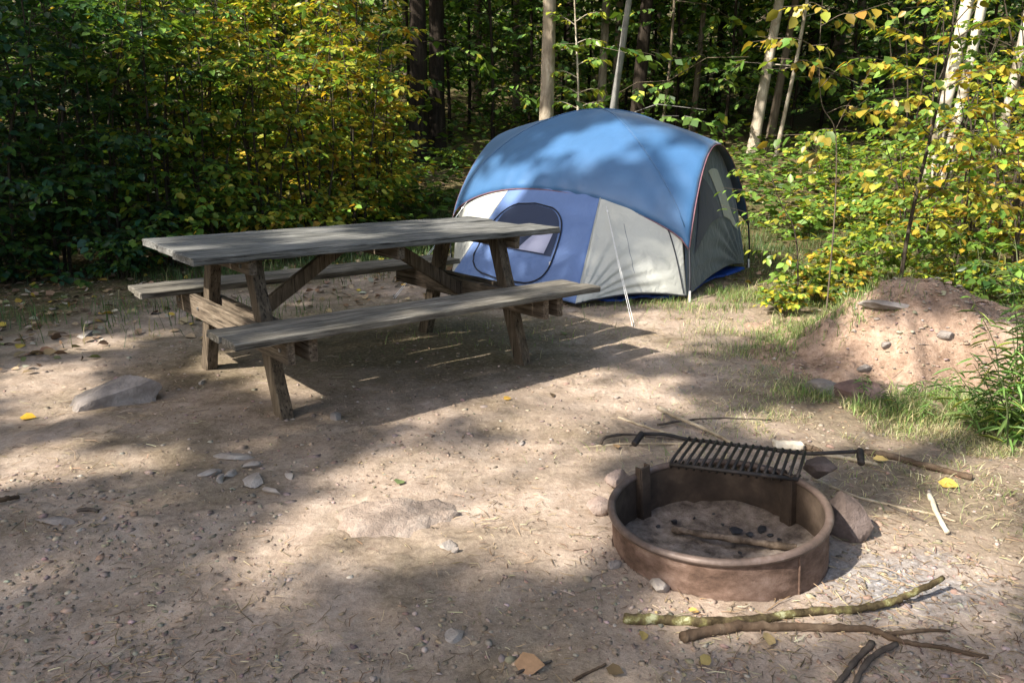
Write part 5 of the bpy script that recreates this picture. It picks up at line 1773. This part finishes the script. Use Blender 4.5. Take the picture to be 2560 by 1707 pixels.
# stones
ico = bmesh.new(); bmesh.ops.create_icosphere(ico, subdivisions=1, radius=1)
ICV = np.array([v.co for v in ico.verts]); ICF = np.array([[v.index for v in f.verts] for f in ico.faces]); ico.free()
x, y = frame_points(26000, 1.35, 7.5, 1.8)
k = fbm(x * .9, y * .9, 33, 3) + rng.uniform(-.15, .15, len(x)) > .5
x, y = x[k], y[k]
x = np.concatenate([x, rng.normal(MC[0] - .1, .5, 1500)]); y = np.concatenate([y, rng.normal(MC[1] - .25, .42, 1500)])
xe, ye = frame_points(1500, 1.35, 4.6, 1.3)
ke = (fbm(xe * 1.6 + 30, ye * 1.6, 39, 3) > .54) & (rng.uniform(0, 1, len(xe)) < .45); xe, ye = xe[ke], ye[ke]
xg, yg = frame_points(9000, 1.32, 2.7, 1.2)
kg = fbm(xg * 2.2 + 60, yg * 2.2, 40, 3) + rng.uniform(-.1, .1, len(xg)) > .58; xg, yg = xg[kg], yg[kg]
n0 = len(x) + len(xg)
x = np.concatenate([x[:len(x) - 1500], xg, x[-1500:], xe]); y = np.concatenate([y[:len(y) - 1500], yg, y[-1500:], ye])
n = len(x); clod = (np.arange(n) >= n0 - 1500) & (np.arange(n) < n0); emb = np.arange(n) >= n0
s = emb * (.004 + .016 * rng.uniform(0, 1, n) ** 2) + clod * .006 * rng.uniform(0, 1, n) ** 2 * 2 + .0022 + .0085 * rng.uniform(0, 1, n) ** 3.2 + .010 * (rng.uniform(0, 1, n) > .99)
sc = np.stack([rng.uniform(.8, 1.5, n), rng.uniform(.6, 1.1, n), rng.uniform(.22, .55, n)], 1) * s[:, None]
th = rng.uniform(0, 2 * PI, n)
J = ICV[None] * (1 + rng.uniform(-.42, .42, (n, len(ICV), 1)))
J = J * sc[:, None]
Vx = J[..., 0] * np.cos(th)[:, None] - J[..., 1] * np.sin(th)[:, None]; Vy = J[..., 0] * np.sin(th)[:, None] + J[..., 1] * np.cos(th)[:, None]
V = np.stack([Vx + x[:, None], Vy + y[:, None], J[..., 2] + (gz(x, y) + sc[:, 2] * np.where(emb, -.25, .35))[:, None]], 2)
F = (ICF[None] + (np.arange(n) * len(ICV))[:, None, None]).reshape(-1, 3)
C = palette(rng, n, [(3, (.28, .215, .165)), (3, (.33, .275, .225)), (2, (.2, .16, .128)), (.3, (.38, .33, .28)), (1, (.27, .2, .15))], .15)
tag(np_mesh('gravel', V.reshape(-1, 3), [F], M['stone_bits'], None, np.repeat(C, len(ICV), 0)), 'loose pebbles and crumbs of stone on the dirt', None, None, 'stuff')

# straw, needles and twig bits
x, y = frame_points(22000, 1.35, 8.5, 1.5)
k = (fbm(x * 1.2 + 4, y * 1.2, 35, 3) + rng.uniform(-.2, .2, len(x)) + .18 * (x > 1.0) + .06 * (y < 1.9) > .56)
x, y = x[k], y[k]; n = len(x)
ln = rng.uniform(.012, .05, n) * (1 + 1.2 * (rng.uniform(0, 1, n) > .95)); wd = rng.uniform(.0007, .0017, n)
th = rng.uniform(0, 2 * PI, n); dz = rng.uniform(-.12, .25, n)
D = np.stack([np.cos(th), np.sin(th), dz], 1); Sd = np.stack([-np.sin(th), np.cos(th), 0 * th], 1)
B0 = np.stack([x, y, gz(x, y) + .003], 1)
bend = rng.normal(0, .12, n)[:, None] * Sd
up = np.array([0, 0, 1.0])
mid = B0 + D * ln[:, None] * .5 + bend * ln[:, None] + up * .001; tip = B0 + D * ln[:, None]
w_ = Sd * wd[:, None]
V = np.stack([B0 - w_, B0 + w_, B0 + up * wd[:, None] * 1.3, mid - w_, mid + w_, mid + up * wd[:, None] * 1.3, tip - w_ * .5, tip + w_ * .5, tip + up * wd[:, None] * .7], 1)
FF = np.array([[0, 3, 5, 2], [2, 5, 4, 1], [3, 6, 8, 5], [5, 8, 7, 4]])
F = (FF[None] + (np.arange(n) * 9)[:, None, None]).reshape(-1, 4)
C = palette(rng, n, [(3, (.32, .25, .16)), (2, (.24, .17, .1)), (2, (.13, .09, .06)), (.6, (.44, .37, .25))], .2)
tag(np_mesh('straw_litter', V.reshape(-1, 3), [F], M['litter'], None, np.repeat(C, 9, 0)), 'bits of straw, needles and twigs strewn on the dirt', None, None, 'stuff')

# bark flakes and wood chips
x, y = frame_points(9000, 1.35, 6.5, 1.5)
k = (fbm(x * 1.4 + 14, y * 1.4, 37, 3) + rng.uniform(-.25, .25, len(x)) + .14 * (x > .9) > .6)
x, y = x[k], y[k]; n = len(x)
th = rng.uniform(0, 2 * PI, n)
fo = Foliage(); fo.add(np.stack([x, y, gz(x, y) + .004], 1), np.stack([np.cos(th), np.sin(th), rng.uniform(-.05, .2, n)], 1), np.array([0, 0, 1.0]) + rng.normal(0, .3, (n, 3)), rng.uniform(.004, .016, n),
               palette(rng, n, [(2, (.1, .075, .052)), (3, (.17, .125, .09)), (2, (.3, .22, .14)), (.7, (.42, .32, .18))], .25))
tag(fo.build('bark_chips', None, 'litter', 1.1, True), 'bark flakes and wood chips scattered on the dirt', None, None, 'stuff')

# dead leaves: thick at the edges of the clearing
n = 15000
y = rng.uniform(1.5, 15, n); x = rng.uniform(-.85, .85, n) * (y + .2)
dcl = np.hypot((x + .1) * .95, (y - 3.4) * .72) + (fbm(x * .8, y * .8, 36, 3) - .5) * 2.4
pr = np.clip((dcl - 2.1) * .6, .004, 1) * (.35 + .65 * (x < .5))
k = (rng.uniform(0, 1, n) < pr) & (np.hypot(x - RC[0], y - RC[1]) > RR + .02)
x, y = x[k], y[k]; n = len(x)
th = rng.uniform(0, 2 * PI, n)
fo = Foliage(); fo.add(np.stack([x, y, gz(x, y) + .010], 1), np.stack([np.cos(th), np.sin(th), rng.uniform(-.1, .35, n)], 1), np.array([0, 0, 1.0]) + rng.normal(0, .45, (n, 3)), rng.uniform(.035, .085, n),
               palette(rng, n, [(3, (.2, .13, .075)), (3, (.3, .22, .14)), (2, (.38, .33, .25)), (1, (.12, .08, .05)), (.7, (.4, .27, .05)), (.6, (.13, .15, .06))], .2))
tag(fo.build('leaf_litter', None, 'litter', 1.25), 'dead leaves lying round the edge of the clearing', None, None, 'stuff')

# grass


def grass(name, pts, hmin, hmax, wid, pal, label, seed, lean=.45):
    r_ = np.random.default_rng(seed); x, y = pts; n = len(x)
    h = r_.uniform(hmin, hmax, n); th = r_.uniform(0, 2 * PI, n); ln = r_.uniform(.15, lean * 2, n) * h
    d = np.stack([np.cos(th), np.sin(th)], 1)
    b = np.stack([x, y, gz(x, y) - .004], 1); sd = np.stack([-np.sin(th), np.cos(th), 0 * th], 1) * (wid * r_.uniform(.6, 1.3, n))[:, None]
    m_ = b + np.concatenate([d * (ln * .35)[:, None], (h * .62)[:, None]], 1); t = b + np.concatenate([d * ln[:, None], (h * r_.uniform(.75, 1, n))[:, None]], 1)
    V = np.stack([b - sd, b + sd, m_ + sd * .8, m_ - sd * .8, t], 1)
    o = (np.arange(n) * 5)[:, None]
    F4 = np.array([[0, 1, 2, 3]]) + o; F3 = np.array([[3, 2, 4]]) + o
    C = np.repeat(palette(r_, n, pal), 5, 0)
    return tag(np_mesh(name, V.reshape(-1, 3), [F4, F3], M['grass'], None, C), label, None, None, 'stuff')


G1 = [(3, (.13, .22, .05)), (2, (.2, .27, .08)), (2.5, (.38, .35, .18)), (1, (.08, .14, .035))]
GDRY = [(3, (.5, .45, .28)), (2, (.36, .34, .16)), (1.5, (.2, .26, .08))]


def patches(n, spots, seed):
    r_ = np.random.default_rng(seed); X_, Y_ = [], []
    for (cx, cy, sx_, sy_, k) in spots:
        m_ = int(n * k)
        X_.append(r_.normal(cx, sx_, m_)); Y_.append(r_.normal(cy, sy_, m_))
    X_, Y_ = np.concatenate(X_), np.concatenate(Y_)
    ok = (np.hypot(X_ - RC[0], Y_ - RC[1]) > RR + .06) & ~in_poly(X_, Y_, TENT_Q) & (fbm(X_ * 4, Y_ * 4, 44, 2) > .4)
    return X_[ok], Y_[ok]


grass('dry_grass', patches(1000, [(1.75, 3.35, .35, .22, 5), (2.15, 3.05, .25, .2, 3.5), (1.45, 4.2, .35, .35, 2.5), (1.2, 3.3, .25, .2, 1.2), (1.7, 5.2, .3, .3, 2), (1.75, 2.6, .3, .25, 1.2), (1.1, 2.9, .5, .15, .6)], 1), .008, .04, .0012, GDRY + [(1.2, (.12, .18, .05))], 'thin dry grass on the right side of the clearing', 1, 1.4)
grass('green_grass', patches(1000, [(1.95, 3.5, .15, .1, 1.6), (1.55, 3.75, .1, .08, .5), (2.35, 3.25, .1, .1, 1.0), (2.2, 3.6, .2, .1, 1.2), (2.0, 6.2, .5, .35, 4), (2.7, 6.3, .6, .3, 4), (3.3, 5.9, .3, .4, 2.5), (3.6, 7.5, 1.0, .8, 5), (1.6, 4.7, .2, .3, 1), (2.05, 4.8, .18, .3, 1.6), (2.5, 5.2, .35, .12, 1.6)], 2), .02, .095, .0018, G1, 'tufts of green grass round the dirt mound', 2, .9)
grass('shade_grass', patches(1000, [(-1.5, 9.3, .5, .9, 9), (-.9, 10.6, .6, .9, 8), (-2.6, 7.2, .6, .3, 1.6), (-2.2, 5.5, .5, .3, .5), (2.9, 9.5, .8, .8, 5), (4.5, 10, 1.2, 1.2, 5), (-3.2, 5.2, .5, .3, .4)], 3), .04, .18, .0024, [(4, (.05, .1, .025)), (3, (.08, .14, .035)), (1, (.2, .2, .08))], 'grass growing along the shaded edges of the clearing', 3, .5)
grass('tent_grass', patches(1000, [(.85, 5.95, .4, .08, .25), (1.0, 5.95, .3, .06, .25), (-.2, 4.9, .7, .3, .35), (1.5, 5.9, .2, .1, .2)], 4), .02, .08, .0016, G1, 'sparse grass blades before the tent', 4, .6)

# single leaves one can pick out
mb = None
for i, (px, py, sz, c, lb) in enumerate([
        (45, 957, .075, (.5, .3, .03), 'bright yellow fallen leaf at the left edge of the dirt'),
        (1478, 1450, .04, (.42, .3, .1), 'curled yellow leaf between the two long sticks'),
        (1765, 1492, .055, (.36, .26, .12), 'tan fallen leaf below the forked stick'),
        (1610, 1528, .045, (.38, .28, .1), 'yellow leaf shred at the bottom edge left of the dark sticks'),
        (1420, 1030, .05, (.32, .2, .1), 'brown leaf left of the grate'),
        (2003, 1062, .06, (.55, .4, .14), 'broad tan leaf below the right grate handle'),
        (1580, 1404, .03, (.48, .28, .08), 'orange wood chip beside the mossy stick')]):
    p = mat_at(px, py); r_ = np.random.default_rng(900 + i)
    th = r_.uniform(0, 6.28)
    V, F, C = leaf_geo([[p.x, p.y, surf(p.x, p.y) + .012]], [[math.cos(th), math.sin(th), .1]], [[.3, -.35, 1]], [sz], 1.2, [c])
    o = np_mesh('fallen_leaf', V, F, M['litter'], None, C, origin=(p.x, p.y, p.z))
    tag(o, lb, 'leaf', 'single leaves on the dirt')
